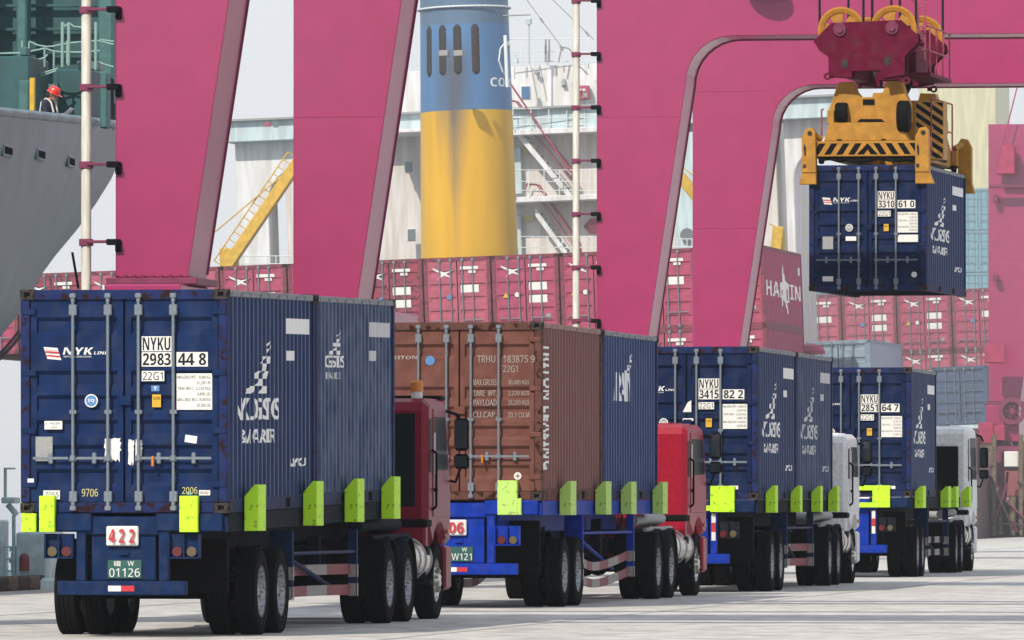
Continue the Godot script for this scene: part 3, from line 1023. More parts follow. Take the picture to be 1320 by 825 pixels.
	var pipe := MB.new()
	pipe.tube([Vector3(.95, 1.24, -dax[0] + 1.2), Vector3(.95, 1.27, -dax[0] - .2), Vector3(.98, 1.27, -dax[1] - .3), Vector3(.7, 1.22, -rear + .5), Vector3(.3, 1.22, -rear + .2)], .085, 10)
	pipe.tube([Vector3(1.1, 1.1, -dax[0] + .9), Vector3(1.1, 1.12, -dax[1] - .6), Vector3(.6, 1.1, -rear)], .035, 8)
	part(o, "air_pipe", pipe, M.chassis_dark if c.id == 0 else M.label_grey)
	var hose := MB.new()
	for k in 3:
		var pts = []
		for i in 9:
			var f = i / 8.0
			pts.append(Vector3(-.2 + .2 * k, 1.7 + .1 * k - .55 * sin(PI * f) + (-.5 * f), -rear + .05 + f * (1.0 + .2 * k)))
		hose.tube(pts, .02, 6)
	part(o, "air_hose", hose, M.black)
	var s1 = dax[1] + .75
	for s in [-1.0, 1.0]:   # round tank between the drive wheels and the front wheel
		var tk := MB.new()
		var t1 = fax - .68
		var R = .29
		var xf = Transform3D(Basis(Vector3.UP, PI / 2), Vector3(s * .93, .80, -(s1 + t1) * .5))
		var hl = (t1 - s1) * .5
		tk.lathe([Vector2(0, -hl), Vector2(R * .8, -hl + .01), Vector2(R, -hl + .05), Vector2(R, hl - .05), Vector2(R * .8, hl - .01), Vector2(0, hl)], 28, xf)
		var to = part(o, "tank", tk, M.chrome)
		for k in 3:
			var bd := MB.new()
			var bxx = -hl + .12 + k * (hl - .12)
			bd.lathe([Vector2(R, bxx - .03), Vector2(R + .012, bxx - .025), Vector2(R + .012, bxx + .025), Vector2(R, bxx + .03)], 28, xf)
			part(to, "tank_strap", bd, M.label_grey)
	cab(o, c)
	return o

func cab(o: Node3D, c: Dictionary):
	var m = M[c.paint]
	var rear: float = c.cab; var front: float = c.front; var hr: float = c.roof; var fax: float = c.fax
	var L = front - rear
	var yb = 1.28
	var body := MB.new()
	var poly = [Vector2(rear, yb), Vector2(rear - .0, hr - .16), Vector2(rear + .06, hr - .05), Vector2(rear + .2, hr), Vector2(front - .55, hr), Vector2(front - .40, hr - .06), Vector2(front - .05, 1.9), Vector2(front, 1.5), Vector2(front, .98)]
	var fa = fax
	poly.append(Vector2(min(front - .05, fa + .66), .98))
	for k in 7:
		var a = deg_to_rad(40 + k * 18.0)
		poly.append(Vector2(fa + cos(a) * .66, .60 + sin(a) * .62))
	var px = []
	for v in poly:
		if v.x >= rear - .01: px.append(v)
	body.prism(px, -1.2, 1.2, side_xf(), .085)
	var bo = part(o, "cab", body, m)
	var bmp := MB.new()
	bmp.cbx(-1.2, 1.2, .38, .97, front - .45, front + .06, .04)
	part(bo, "front_bumper", bmp, m)
	# rear wall window and dark panel
	var rw := MB.new()
	if c.rear_window == "big": rw.cbx(-.95, 1.03, 1.50, hr - .20, rear - .012, rear + .01, .006)
	elif c.rear_window == "panel": rw.cbx(.28, 1.0, 1.2, hr - .42, rear - .05, rear + .01, .01)
	else: rw.cbx(.1, .42, 2.05, 2.42, rear - .012, rear + .01, .006)
	part(bo, "rear_window", rw, M.glass_dark if c.rear_window != "panel" else M.black)
	if c.rear_window == "panel":
		var rq := MB.new()
		rq.cbx(-.75, .12, 1.9, hr - .45, rear - .012, rear + .01, .006)
		part(bo, "rear_window", rq, M.window_grey)
		var ex := MB.new()
		ex.tube([Vector3(.02, 1.2, -rear + .1), Vector3(.02, hr + .1, -rear + .1)], .06, 10)
		part(bo, "exhaust_stack", ex, M.cab_white)
	elif c.rear_window == "big":
		var ex := MB.new()
		ex.cbx(-.1, .25, 1.1, 2.1, rear - .18, rear - .02, .02)
		part(bo, "air_intake", ex, M.black)
	for s in [-1.0, 1.0]:
		var dx0 = rear + .42; var dx1 = front - .12
		var dr := MB.new()
		var dp = [Vector2(dx0, 1.36), Vector2(dx0, hr - .14), Vector2(dx1 - .42, hr - .14), Vector2(dx1 - .05, 1.9), Vector2(dx1, 1.36)]
		var zx = side_xf()
		dr.prism(dp, (1.195 if s > 0 else -1.212), (1.212 if s > 0 else -1.195), zx, .006)
		var dobj = part(bo, "door", dr, m)
		var wn := MB.new()
		wn.prism([Vector2(dx0 + .10, 1.98), Vector2(dx0 + .10, hr - .24), Vector2(dx1 - .50, hr - .24), Vector2(dx1 - .20, 1.98)], (1.208 if s > 0 else -1.218), (1.218 if s > 0 else -1.208), zx, .003)
		part(dobj, "side_window", wn, M.glass_dark)
		var hd := MB.new()
		hd.cb(Vector3(s * 1.225, 1.72, -dx0 - .12), Vector3(.03, .05, .16), .008)
		part(dobj, "door_handle", hd, M.black)
		var tr := MB.new()
		tr.cb(Vector3(s * 1.216, 2.2, -dx0 - .05), Vector3(.02, .55, .05), .004)
		part(dobj, "window_glint", tr, M.paint_white)  # white strip stands for sky reflected in the door window
		var qw := MB.new()
		qw.prism([Vector2(rear + .1, 1.95), Vector2(rear + .1, hr - .28), Vector2(rear + .36, hr - .26), Vector2(rear + .36, 1.95)], (1.196 if s > 0 else -1.206), (1.206 if s > 0 else -1.196), zx, .003)
		part(bo, "quarter_window", qw, M.glass_dark)
		# mudguard behind the front wheel, and a black strip for the shade under the cab
		var mg := MB.new()
		mg.cbx(s * .72, s * 1.19, .92, 1.26, rear - .12, rear + .08, .03)
		part(bo, "mudguard", mg, m)
		var mk_ := MB.new()
		mk_.cbx(s * .70, s * 1.21, 1.22, 1.33, rear - .14, rear + .3, .02)
		part(bo, "cab_gap_shade", mk_, M.black)
		var mf := MB.new()
		mf.cbx(s * .74, s * 1.17, .5, .92, rear - .02, rear + .05, .01)
		part(bo, "mud_flap", mf, M.black)
		var bh := MB.new()
		bh.cbx(s * 1.0, s * 1.22, .83, .98, rear - .2, rear + .1, .03)
		part(bo, "mudguard_bracket", bh, M.black)
		var st := MB.new()
		st.cbx(s * .9, s * 1.22, .46, .52, rear + .1, rear + .34, .01)
		part(bo, "step", st, M.chassis_dark)
		var gt := MB.new()
		gt.tube([Vector3(s * 1.15, hr - .10, -rear - .15), Vector3(s * 1.15, hr - .08, -front + .6), Vector3(s * 1.15, 1.95, -front + .12)], .022, 6)
		part(bo, "rain_gutter", gt, M.black)
		var gr := MB.new()
		gr.tube([Vector3(s * 1.2, 1.45, -dx0 + .06), Vector3(s * 1.26, 1.5, -dx0 + .07), Vector3(s * 1.26, 2.2, -dx0 + .07), Vector3(s * 1.2, 2.25, -dx0 + .06)], .018, 6)
		part(bo, "grab_handle", gr, M.black)
		var ml := MB.new()
		ml.cb(Vector3(s * 1.215, 1.16, -front + .35), Vector3(.03, .06, .13), .01)
		part(bo, "marker_lamp", ml, M.lamp_amber)
		# mirrors
		var am := MB.new()
		am.tube([Vector3(s * 1.15, hr - .14, -front + .45), Vector3(s * 1.30, hr - .2, -front + .15), Vector3(s * 1.34, hr - .3, -front + .1)], .022, 6)
		am.tube([Vector3(s * 1.17, 1.85, -front + .1), Vector3(s * 1.28, 1.82, -front + .12), Vector3(s * 1.34, 2.0, -front + .1)], .018, 6)
		var mo = part(bo, "mirror_arm", am, M.black)
		var m1 := MB.new()
		m1.cb(Vector3(s * 1.36, 2.46, -front + .1), Vector3(.19, .44, .12), .035)
		part(bo, "mirror", m1, M.black)
		var m2 := MB.new()
		m2.cb(Vector3(s * 1.36, 2.10, -front + .1), Vector3(.20, .20, .12), .035)
		part(bo, "mirror", m2, M.black)
		var gl := MB.new()
		gl.bx(s * 1.28, s * 1.44, 2.28, 2.65, front - .168, front - .162)
		gl.bx(s * 1.28, s * 1.44, 2.03, 2.17, front - .168, front - .162)
		part(bo, "mirror_glass", gl, M.mirror)
		var hl := MB.new()
		hl.cbx(s * .75, s * 1.1, .68, .86, front + .05, front + .075, .01)
		part(bo, "headlamp", hl, M.label)
	var ws := MB.new()
	ws.q(Vector3(-1.05, 1.92, -front + .035), Vector3(1.05, 1.92, -front + .035), Vector3(.98, hr - .14, -front + .36), Vector3(-.98, hr - .14, -front + .36), Vector3(0, .3, -1))
	part(bo, "windscreen", ws, M.glass_dark)
	if c.id == 0:
		var vis := MB.new()
		vis.cbx(-1.1, 1.15, hr - .02, hr + .05, front - .62, front - .15, .02)
		part(bo, "sun_visor", vis, M.black)
		var bc := MB.new()
		bc.cyl(Vector3(1.0, hr - .05, -rear - .35), Vector3(1.0, hr + .09, -rear - .35), .075, -1, 14)
		var be = part(bo, "beacon_foot", bc, M.paint_white)
		var bl := MB.new()
		bl.lathe([Vector2(.085, 0), Vector2(.085, .12), Vector2(.06, .15), Vector2(0, .155)], 16, Transform3D(Basis(Vector3(0, 1, 0), Vector3(1, 0, 0), Vector3(0, 0, -1)), Vector3(1.0, hr + .09, -rear - .35)))
		part(be, "beacon", bl, M.lamp_amber)
	else:
		var rail := MB.new()
		rail.cbx(-1.0, 1.0, hr - .01, hr + .02, rear + .3, front - .6, .008)
		part(bo, "roof_hatch", rail, m)

func make_trucks() -> Array:
	mk("mirror", Color(.10, .12, .14), .1, .9, "")
	make_wheel_meshes()
	var r0 = rig(293.5, 103.1, 8.4, 1.44, .0115)
	var r1 = rig(698.5, 129.5, 8.9, 1.575, 0.0)
	var r2 = rig(977.0, 150.5, 8.0, 1.57, 0.0)
	var r3 = rig(1174.5, 178.0, 7.5, 1.61, 0.0)
	var base = {"id": 0, "tax": [2.4, 3.75], "dax": [11.9, 13.4], "fax": 16.0, "cab": 15.0, "front": 17.0, "roof": 2.93, "glen": .5, "gh": .54, "sag": .6, "droop": 0.0, "stripes": 5, "guard": [4.55, 9.3], "bright": false}
	var c = base.duplicate()
	c.merge({"frame": "chassis_navy", "paint": "cab_maroon", "guide": "guide", "board": "4 2 2", "board_x": [-.21, .17], "plate": "01126", "rear_guides": [[-1.19, -1.02, 1.22, 1.435, .1], [-.98, -.80, 1.22, 1.64, .12], [.67, .885, 1.22, 1.64, .12]], "side_guides": [1.0, 5.05, 8.1, 10.95], "rear_window": "big", "stripe": ["red_dull", "paint_pale"]}, true)
	truck(r0, "nearest truck, number 422, navy trailer tail and dark maroon cab with an orange beacon", c)
	c = base.duplicate()
	c.merge({"id": 1, "dax": [12.4, 13.9], "fax": 17.1, "cab": 15.7, "front": 18.1, "roof": 2.80, "frame": "chassis_blue", "bright": true, "paint": "cab_red", "guide": "guide_pale", "board": "406", "board_x": [-.30, .11], "plate": "0W121", "rear_guides": [[.58, .87, 1.36, 1.86, .14], [.87, .93, 1.36, 1.6, .3]], "side_guides": [1.6, 5.2, 7.9, 11.4], "gh": .50, "glen": .55, "rear_window": "small", "stripe": ["red_dull", "paint_pale"], "sag": .3, "droop": .16, "stripes": 7, "guard": [4.2, 9.6], "bumper": .86}, true)
	truck(r1, "second truck, bright blue trailer tail and bright red cab, under the brown container", c)
	c = base.duplicate()
	c.merge({"id": 2, "dax": [11.9, 13.4], "fax": 16.3, "cab": 15.0, "front": 17.2, "roof": 2.78, "frame": "chassis_blue", "paint": "cab_white", "guide": "guide", "rear_guides": [[.42, .83, 1.36, 1.80, .14], [.22, .42, 1.38, 1.47, .1], [.22, .32, 1.47, 1.56, .1]], "side_guides": [1.0, 4.9, 8.3, 11.2], "gh": .46, "glen": .4, "rear_window": "small", "stripe": ["red_dull", "label_grey"], "sag": .5, "stripes": 3, "guard": [4.7, 9.0]}, true)
	truck(r2, "third truck, white cab half hidden ahead of the container NYKU 3415", c)
	c = base.duplicate()
	c.merge({"id": 3, "tax": [1.8, 3.0], "dax": [11.4, 12.8], "fax": 15.9, "cab": 14.3, "front": 16.9, "roof": 3.12, "frame": "chassis_blue", "paint": "cab_white", "guide": "guide", "rear_guides": [[.45, .80, 1.40, 1.84, .12], [-.35, .45, 1.74, 1.84, .08], [-.35, -.25, 1.5, 1.74, .08], [.1, .45, 1.40, 1.5, .08]], "side_guides": [.6, 6.8, 8.8, 12.2], "gh": .44, "glen": .7, "rear_window": "panel", "stripe": ["black", "paint_pale"], "sag": .4, "stripes": 9, "guard": [4.2, 9.2]}, true)
	truck(r3, "rearmost truck, tall white cab with a bare trailer front behind it", c)
	return [r0, r1, r2, r3]

# ---------------------------------------------------------------- ground and quay
func quay_x(d: float) -> float:
	return -8.8 + .1459 * (d - 154.0)

func make_ground():
	var b = yaw(8.3)
	var edge = Vector3(quay_x(154.0), 0, -154)
	var g := MB.new()
	g.box(edge + b * Vector3(1500, -1.6, -900), Vector3(3000, 3.2, 2400), b)
	struct_("ground", g, M.concrete)
	var w := MB.new()
	w.q(Vector3(-3000, -2.3, 300), Vector3(3000, -2.3, 300), Vector3(3000, -2.3, -4000), Vector3(-3000, -2.3, -4000), Vector3.UP)
	struct_("water", w, M.water)
	var k := Node3D.new()
	k.name = "quay_kerb"
	add_child(k)
	k.transform = Transform3D(b, edge)
	k.set_meta("kind", "structure")
	k.set_meta("label", "low kerb of worn dark and tan blocks along the quay edge")
	for m in [["kerb_dark", 0], ["kerb_tan", 1]]:
		var mb := MB.new()
		mb.cb(Vector3(.18, .12, 0), Vector3(.32, .26, .93), .03)
		var me = mb.done()
		for i in 150:
			if i % 2 == m[1]: mesh_part(k, "kerb_block", me, M[m[0]], Transform3D(Basis(), Vector3(0, 0, 70 - i * .95)))
	var jm = mk("joint", Color(.43, .415, .40), .9, 0, "fine", 1.0)
	for i in 4:
		var mb := MB.new()
		mb.box(edge + b * Vector3(6.4 + i * 8.4, .003, -150), Vector3(.07, .006, 500), b)
		var o = struct_("expansion_joint", mb, jm)
		o.name = numbered("pavement_joint")

# ---------------------------------------------------------------- cranes
func portal_mesh() -> ArrayMesh:
	var G = 25.0; var top = 16.2; var bot = 12.85; var foot = 5.3
	var w0 = 1.24
	var sl = .145
	var left = []
	left.append(Vector2(0, foot)); left.append(Vector2(0, top))
	var right = []
	var inner = [Vector2(w0, foot)]
	var r = 1.15
	var hx = w0 + sl * (bot - r - foot)
	for i in 9:
		var a = PI - i * PI / 16.0
		inner.append(Vector2(hx + .03 + r + cos(a) * r, bot - r + sin(a) * r))
	var poly = [Vector2(0, foot), Vector2(0, top), Vector2(G, top), Vector2(G, foot)]
	for v in inner: poly.append(Vector2(G - v.x, v.y))
	inner.reverse()
	for v in inner: poly.append(v)
	var mb := MB.new()
	mb.prism(poly, -1.75, 0, Transform3D(), .02)
	# thin edge plates that stand proud along the inner edge of the leg
	return mb.done()

func crane(label: String, spots: Array, pipe: bool, bogies: bool, mesh: ArrayMesh) -> Node3D:
	var b = yaw(8.3)
	var base = Vector3(spots[0].x, 0, -spots[0].y)
	var xf = Transform3D(b, base)
	var o = thing("gantry_crane", label, "crane", xf, "magenta quay cranes")
	var inv = xf.affine_inverse()
	for i in spots.size():
		var at = inv * Vector3(spots[i].x, 0, -spots[i].y)
		mesh_part(o, "portal_frame", mesh, M.magenta, Transform3D(Basis(), at))
		for x in [-.06, 25.0 - 1.34]:
			var fl := MB.new()
			fl.cb(at + Vector3(x + .7, 5.24, -.87), Vector3(1.56, .12, 1.95), .02)
			for k in 9: fl.cyl(at + Vector3(x + .08 + k * .155, 5.30, .04), at + Vector3(x + .08 + k * .155, 5.345, .04), .028, -1, 6)
			part(o, "leg_flange", fl, M.magenta_dull)
		for y in [8.95, 12.7] if i == 1 else [10.9]:   # butt welds of the leg plates
			var se := MB.new()
			se.cb(at + Vector3(1.05 if y > 9 else .9, y, .002), Vector3(2.0 if y > 9 else 1.75, .035, .014), .004)
			part(o, "weld_seam", se, M.magenta)
		var lip := MB.new()   # edge plate round the inside of the portal at its back
		var pl = [Vector2(1.24, 5.4)]
		for k in 9:
			var an = PI - k * PI / 16.0
			pl.append(Vector2(1.24 + .145 * 6.4 + .03 + 1.15 + cos(an) * 1.15, 11.7 + sin(an) * 1.15))
		pl.append(Vector2(22.0, 12.85))
		for k in pl.size() - 1:
			var a = Vector3(pl[k].x, pl[k].y, 0); var b2 = Vector3(pl[k + 1].x, pl[k + 1].y, 0)
			var dn = (b2 - a).normalized()
			lip.cb(at + (a + b2) * .5 + Vector3(dn.y, -dn.x, 0) * .012 + Vector3(0, 0, -1.73), Vector3((b2 - a).length() + .02, .05, .04), .006, Basis(dn, Vector3(-dn.y, dn.x, 0), Vector3(0, 0, 1)))
		part(o, "edge_plate", lip, M.magenta_dull)
		if pipe and i == 0:
			var pp := MB.new()
			pp.cyl(at + Vector3(-.52, 4.0, -.1), at + Vector3(-.52, 16.0, -.1), .085, -1, 14)
			part(o, "cable_pipe", pp, M.pipe_cream)
			for k in 9:
				var y = 5.9 + k * 1.305
				var br := MB.new()
				br.cb(at + Vector3(-.52, y, -.1), Vector3(.21, .12, .21), .01)
				br.cb(at + Vector3(-.24, y + .01, .0), Vector3(.5, .05, .08), .008)
				var bo = part(o, "pipe_bracket", br, M.magenta_dull)
				var bk := MB.new()
				bk.cb(at + Vector3(-.02, y - .0, .10), Vector3(.20, .10, .22), .01)
				bk.cb(at + Vector3(.055, y - .06, .03), Vector3(.10, .22, .10), .02)
				part(bo, "bracket_end_shadow", bk, M.black)  # black bracket end, with its shadow on the leg built as a block
	if bogies:
		var n = inv * Vector3(spots[1].x, 0, -spots[1].y)
		for x in [.62, 24.4]:
			var sb := MB.new()
			sb.cb(Vector3(x, 4.45, n.z * .5 - .9), Vector3(1.3, 1.45, abs(n.z) + 3.5), .03)
			var so = part(o, "sill_beam", sb, M.magenta)
			for e in [0.0, 1.0]:
				for t in [-1.6, 1.6]:
					var bg := MB.new()
					var zc = n.z * e - .9 + t
					bg.prism([Vector2(-1.3, 1.1), Vector2(1.3, 1.1), Vector2(1.0, 1.9), Vector2(.3, 2.6), Vector2(-.3, 2.6), Vector2(-1.0, 1.9)], x - .45, x + .45, Transform3D(Basis(Vector3(0, 0, -1), Vector3(0, 1, 0), Vector3(1, 0, 0)), Vector3(0, 0, zc)), .02)
					bg.cb(Vector3(x, 3.1, zc), Vector3(.7, 1.3, .7), .03)
					var bo = part(o, "bogie", bg, M.magenta_dull)
					for k in [-.75, .75]:
						var wh := MB.new()
						wh.lathe([Vector2(0, -.2), Vector2(.3, -.2), Vector2(.36, -.12), Vector2(.36, .1), Vector2(.42, .12), Vector2(.42, .2), Vector2(0, .2)], 18, Transform3D(Basis(), Vector3(x, .36, zc + k)))
						wh.cb(Vector3(x, .75, zc + k), Vector3(.75, .8, .5), .05)
						part(bo, "rail_wheel", wh, M.chassis_dark)
	return o

func make_cranes():
	var pm = portal_mesh()
	crane("nearer magenta crane, its tall leg with a cream pipe standing behind the dark blue containers", [Vector2(-6.67, 150), Vector2(-4.22, 172)], true, true, pm)
	var cb = crane("middle magenta crane with curved portal corners behind the yellow spreader", [Vector2(2.07, 218), Vector2(4.94, 244)], true, true, pm)
	var lm := MB.new()   # floodlight under the front beam
	var lp = cb.transform.affine_inverse() * P(990, -6, 217.2)
	lm.lathe([Vector2(.2, .25), Vector2(.5, .05), Vector2(.52, 0), Vector2(.48, 0), Vector2(0, .08)], 24, Transform3D(Basis(Vector3(0, 1, 0), Vector3(-1, 0, 0), Vector3(0, 0, 1)), lp))
	part(cb, "floodlight", lm, M.label_grey)
	# the next crane along the rail stands over the lane just above the picture: its beam throws the bands across the ground
	crane("magenta crane over the lane just above the picture, throwing bands of shade", [Vector2(-12.9, 104.5)], false, false, pm)
	var z = get_node("gantry_crane_002")
	for v in [[18.2, 12.9, .55], [21.2, 12.9, .5], [9.5, 12.3, .38], [-2.2, 13.2, .34]]:
		var tb := MB.new()
		tb.cyl(Vector3(0, v[1], -v[0]), Vector3(25, v[1], -v[0]), v[2], -1, 10)
		part(z, "tie_tube", tb, M.magenta)
	for x in [.6, 24.4]:
		var lg := MB.new()
		lg.cb(Vector3(x, 14.5, -9.0), Vector3(.6, 3.0, 19.5), .03)
		lg.cb(Vector3(x, 2.6, -.9), Vector3(1.0, 5.3, 1.6), .03)
		part(z, "girder", lg, M.magenta)
	# far crane at the right
	var c = crane("far hazed magenta crane at the right edge with machinery round its foot", [Vector2(18.7, 350), Vector2(21.9, 372)], false, true, pm)
	var inv = c.transform.affine_inverse()
	var q = func(px, py, d): return inv * P(px, py, d)
	var s = F / 349.0
	var lug := MB.new()
	lug.prism([Vector2(-.36, -.5), Vector2(.36, -.5), Vector2(.36, .6), Vector2(.2, .62), Vector2(-.12, .6)], -.3, .3, Transform3D(Basis(), q.call(1297, 208, 349.3)), .02)
	lug.cb(q.call(1300, 145, 349.3) + Vector3(.1, 0, 0), Vector3(.05, 3.2, .05), .01, Basis(Vector3(0, 0, 1), -.25))
	part(c, "hoist_lug", lug, M.crane_pink)
	var fl := MB.new()
	fl.cb(q.call(1298, 240, 349.2), Vector3(1.35, .13, .3), .02)
	for y in [256, 358]: fl.cb(q.call(1284, y, 349.6), Vector3(.2, .28, .3), .03)
	part(c, "flange_plate", fl, M.magenta_dull)
	for r in [[1270, 1296, 445, 468, "crane_pink"], [1262, 1282, 545, 572, "crane_pink"], [1282, 1296, 548, 568, "crane_pink"], [1283, 1325, 575, 645, "magenta_dull"], [1296, 1314, 582, 602, "label"], [1296, 1314, 606, 640, "red_dull"], [1230, 1262, 560, 670, "hull_dark"], [1270, 1330, 645, 692, "chassis_dark"]]:
		var mb := MB.new()
		mb.cb(q.call((r[0] + r[1]) * .5, (r[2] + r[3]) * .5, 348.2 + .2 * (r[0] % 5)), Vector3((r[1] - r[0]) / s, (r[3] - r[2]) / s, .8 if r[4] != "label" else 1.2), .03)
		part(c, "equipment_box", mb, M[r[4]])
	var rl := MB.new()
	rl.lathe([Vector2(.36, -.15), Vector2(.52, -.15), Vector2(.54, 0), Vector2(.52, .15), Vector2(.36, .15)], 24, Transform3D(Basis(Vector3.UP, PI / 2), q.call(1305, 530, 348.7)))
	rl.lathe([Vector2(0, -.1), Vector2(.12, -.1), Vector2(.12, .1), Vector2(0, .1)], 14, Transform3D(Basis(Vector3.UP, PI / 2), q.call(1305, 530, 348.7)))
	for k in 6: rl.cyl(q.call(1305, 530, 348.7), q.call(1305, 530, 348.7) + Vector3(cos(k * TAU / 6) * .42, sin(k * TAU / 6) * .42, 0), .03, -1, 6)
	part(c, "cable_reel", rl, M.magenta_dull)
	for r in [[1281, 560, 690, .11], [1276, 575, 600, .2], [1289, 640, 690, .1], [1305, 640, 690, .13], [1316, 560, 690, .09]]:
		var mb := MB.new()
		mb.cyl(q.call(r[0], r[1], 347.6), q.call(r[0], r[2], 347.6), r[3], -1, 10)
		part(c, "service_post", mb, M.kerb_tan)
	rng.seed = 4
	for k in 9:
		var mb := MB.new()
		mb.cyl(q.call(rng.randf_range(1274, 1325), rng.randf_range(600, 688), 347.2), q.call(rng.randf_range(1274, 1325), rng.randf_range(600, 688), 347.4), .05, -1, 6)
		part(c, "hydraulic_line", mb, M[["kerb_dark", "black", "magenta_dull"][k % 3]])

# ---------------------------------------------------------------- spreader
func make_spreader():
	var xf = hang_xf()
	var o = thing("container_spreader", "yellow spreader with black hazard stripes under a maroon pulley block, gripping the hanging container", "spreader", xf)
	var V = func(px, py): return Vector2((px - 1119.0) / 62.8, (374.5 - py) / 62.8)
	var poly = func(pts): return pts.map(func(p): return V.call(p[0], p[1]))
	var Y = M.spreader
	for e in [0, 1]:
		var T = Transform3D(Basis() if e == 0 else Basis(Vector3.UP, PI), Vector3(0, 0, .02 if e == 0 else -6.08))
		var eb := MB.new()
		eb.prism(poly.call([[1051, 201], [1051, 181], [1184, 181], [1184, 201]]), -.45, 0, T, .012)
		var eo = part(o, "end_beam", eb, Y)
		var hz := MB.new()
		var y0 = V.call(0, 198.5).y; var y1 = V.call(0, 184).y
		for s in [-1.0, 1.0]:
			for k in 4:
				var xb = s * (.27 + .25 * k)
				hz.prism([Vector2(xb, y0), Vector2(xb + s * .13, y0), Vector2(xb + s * .13 - s * .15, y1), Vector2(xb - s * .15, y1)], .001, .005, T)
			hz.prism([Vector2(0, y1), Vector2(s * .22, y0), Vector2(s * .07, y0), Vector2(0, y0 + .10)], .001, .005, T)
		part(eo, "hazard_stripe", hz, M.black)
		var tr := MB.new()
		tr.prism(poly.call([[1062, 181], [1069, 157], [1158, 157], [1173, 181]]), -.5, -.02, T, .012)
		part(o, "gable_plate", tr, Y)
		var sd := MB.new()
		sd.prism(poly.call([[1067, 157], [1067, 141], [1071, 130], [1079, 105], [1099, 104], [1103, 117], [1109, 124], [1133, 124], [1139, 116], [1142, 103.5], [1162, 103], [1167, 120], [1173, 133], [1173, 157]]), -.55, -.14, T, .012)
		part(o, "saddle_plate", sd, Y)
		for r in [[1066, 1075, 141, 158], [1148, 1158, 137, 158]]:
			var mb := MB.new()
			mb.prism(poly.call([[r[0], r[3]], [r[0], r[2]], [r[1], r[2]], [r[1], r[3]]]), -.5, -.05, T, .01)
			part(o, "saddle_lug", mb, Y)
		for r in [[1084.5, 131, 157, 6.5], [1165.5, 129, 170, 7]]:
			var mb := MB.new()
			var v0 = V.call(r[0], r[1]); var v1 = V.call(r[0], r[2])
			var rr = (v0.y - v1.y) * .5
			mb.lathe([Vector2(0, -.12), Vector2(rr * .9, -.12), Vector2(rr, -.09), Vector2(rr, .09), Vector2(rr * .9, .12), Vector2(0, .12)], 20, Transform3D(Basis(), T * Vector3(v0.x, (v0.y + v1.y) * .5, -.1)))
			part(o, "guide_roller", mb, M.black)
		for sl in [[[1112, 134], [1112, 127], [1127, 127], [1127, 134]], [[1104, 157], [1108, 152.5], [1136, 152.5], [1141, 157]], [[1079, 180.5], [1079, 178.5], [1085, 178.5], [1085, 180.5]], [[1137, 180.5], [1137, 178.5], [1143, 178.5], [1143, 180.5]]]:
			var ht := MB.new()
			var zz = -.016 if sl[0][1] > 170 else -.12
			ht.prism(poly.call(sl), zz - .03, zz, T)
			part(o, "access_slot", ht, M.black)
		var un := MB.new()
		un.prism(poly.call([[1055, 206], [1052, 201], [1183, 201], [1180, 205], [1150, 208], [1130, 205], [1104, 209], [1090, 205], [1078, 208], [1070, 204]]), -.5, -.06, T, .01)
		un.cyl(T * Vector3(V.call(1057, 207).x, V.call(0, 207).y, -.1), T * Vector3(V.call(1057, 207).x, V.call(0, 207).y, -.3), .05, -1, 10)
		part(o, "under_frame", un, M.black)
		for s in [0, 1]:
			var dx = 0.0 if s == 0 else 147.5
			var fl := MB.new()
			var lean = -2.0 if s == 0 else 2.0
			fl.prism(poly.call([[1034.5 + dx, 222], [1034.5 + dx, 176], [1040 + dx, 165], [1048 + dx, 163.5], [1052 + dx, 169], [1053 + dx, 222]]), -.10, .12, T, .012)
			fl.prism(poly.call([[1034.5 + dx, 222], [1053 + dx, 222], [1053 + dx + max(0.0, lean * 3), 237], [1034.5 + dx + min(0.0, lean * 2), 237]]), -.10, .10, T, .012)
			var fo = part(o, "corner_flipper", fl, Y)
			var so := MB.new()
			so.prism(poly.call([[1038 + dx, 200], [1036.5 + dx, 190], [1038 + dx, 184], [1040 + dx, 190], [1040 + dx, 200]]), .118, .124, T)
			so.prism(poly.call([[1036 + dx, 216], [1036 + dx, 211], [1040 + dx, 211], [1040 + dx, 216]]), .118, .124, T)
			so.cyl(T * Vector3(V.call(1045 + dx, 0).x, V.call(0, 171).y, -.05), T * Vector3(V.call(1045 + dx, 0).x, V.call(0, 171).y, .135), .05, -1, 10)
			part(fo, "flipper_slot", so, M.casting)
			var ar := MB.new()
			ar.tube([T * Vector3(V.call(1047 + dx, 0).x, V.call(0, 172).y, -.1), T * Vector3(V.call(1047 + dx + (9 if s == 0 else -9), 0).x, V.call(0, 178).y, -.25)], .07, 8)
			part(fo, "flipper_arm", ar, Y)
	var mbm := MB.new()
	mbm.cbx(-.95, -.55, 2.72, 3.15, .4, 5.7, .02)
	mbm.cbx(.55, .95, 2.72, 3.15, .4, 5.7, .02)
	part(o, "main_beam", mbm, Y)
	var bk := MB.new()   # basket for the cable, its striped face turned outwards
	bk.prism([Vector2(.2, -1.0), Vector2(.85, -1.0), Vector2(1.38, -1.41), Vector2(1.38, -2.0), Vector2(.2, -2.0)], 2.74, 3.95, Transform3D(Basis(Vector3(1, 0, 0), Vector3(0, 0, 1), Vector3(0, -1, 0)), Vector3(0, 6.69, 0)), .015)
	var bo = part(o, "cable_basket", bk, Y)
	var st := MB.new()
	var fd = Vector3(.65, 0, -.5).normalized()
	var fx = Transform3D(Basis(fd, Vector3.UP, fd.cross(Vector3.UP)), Vector3(.85, 2.74, -1.0))
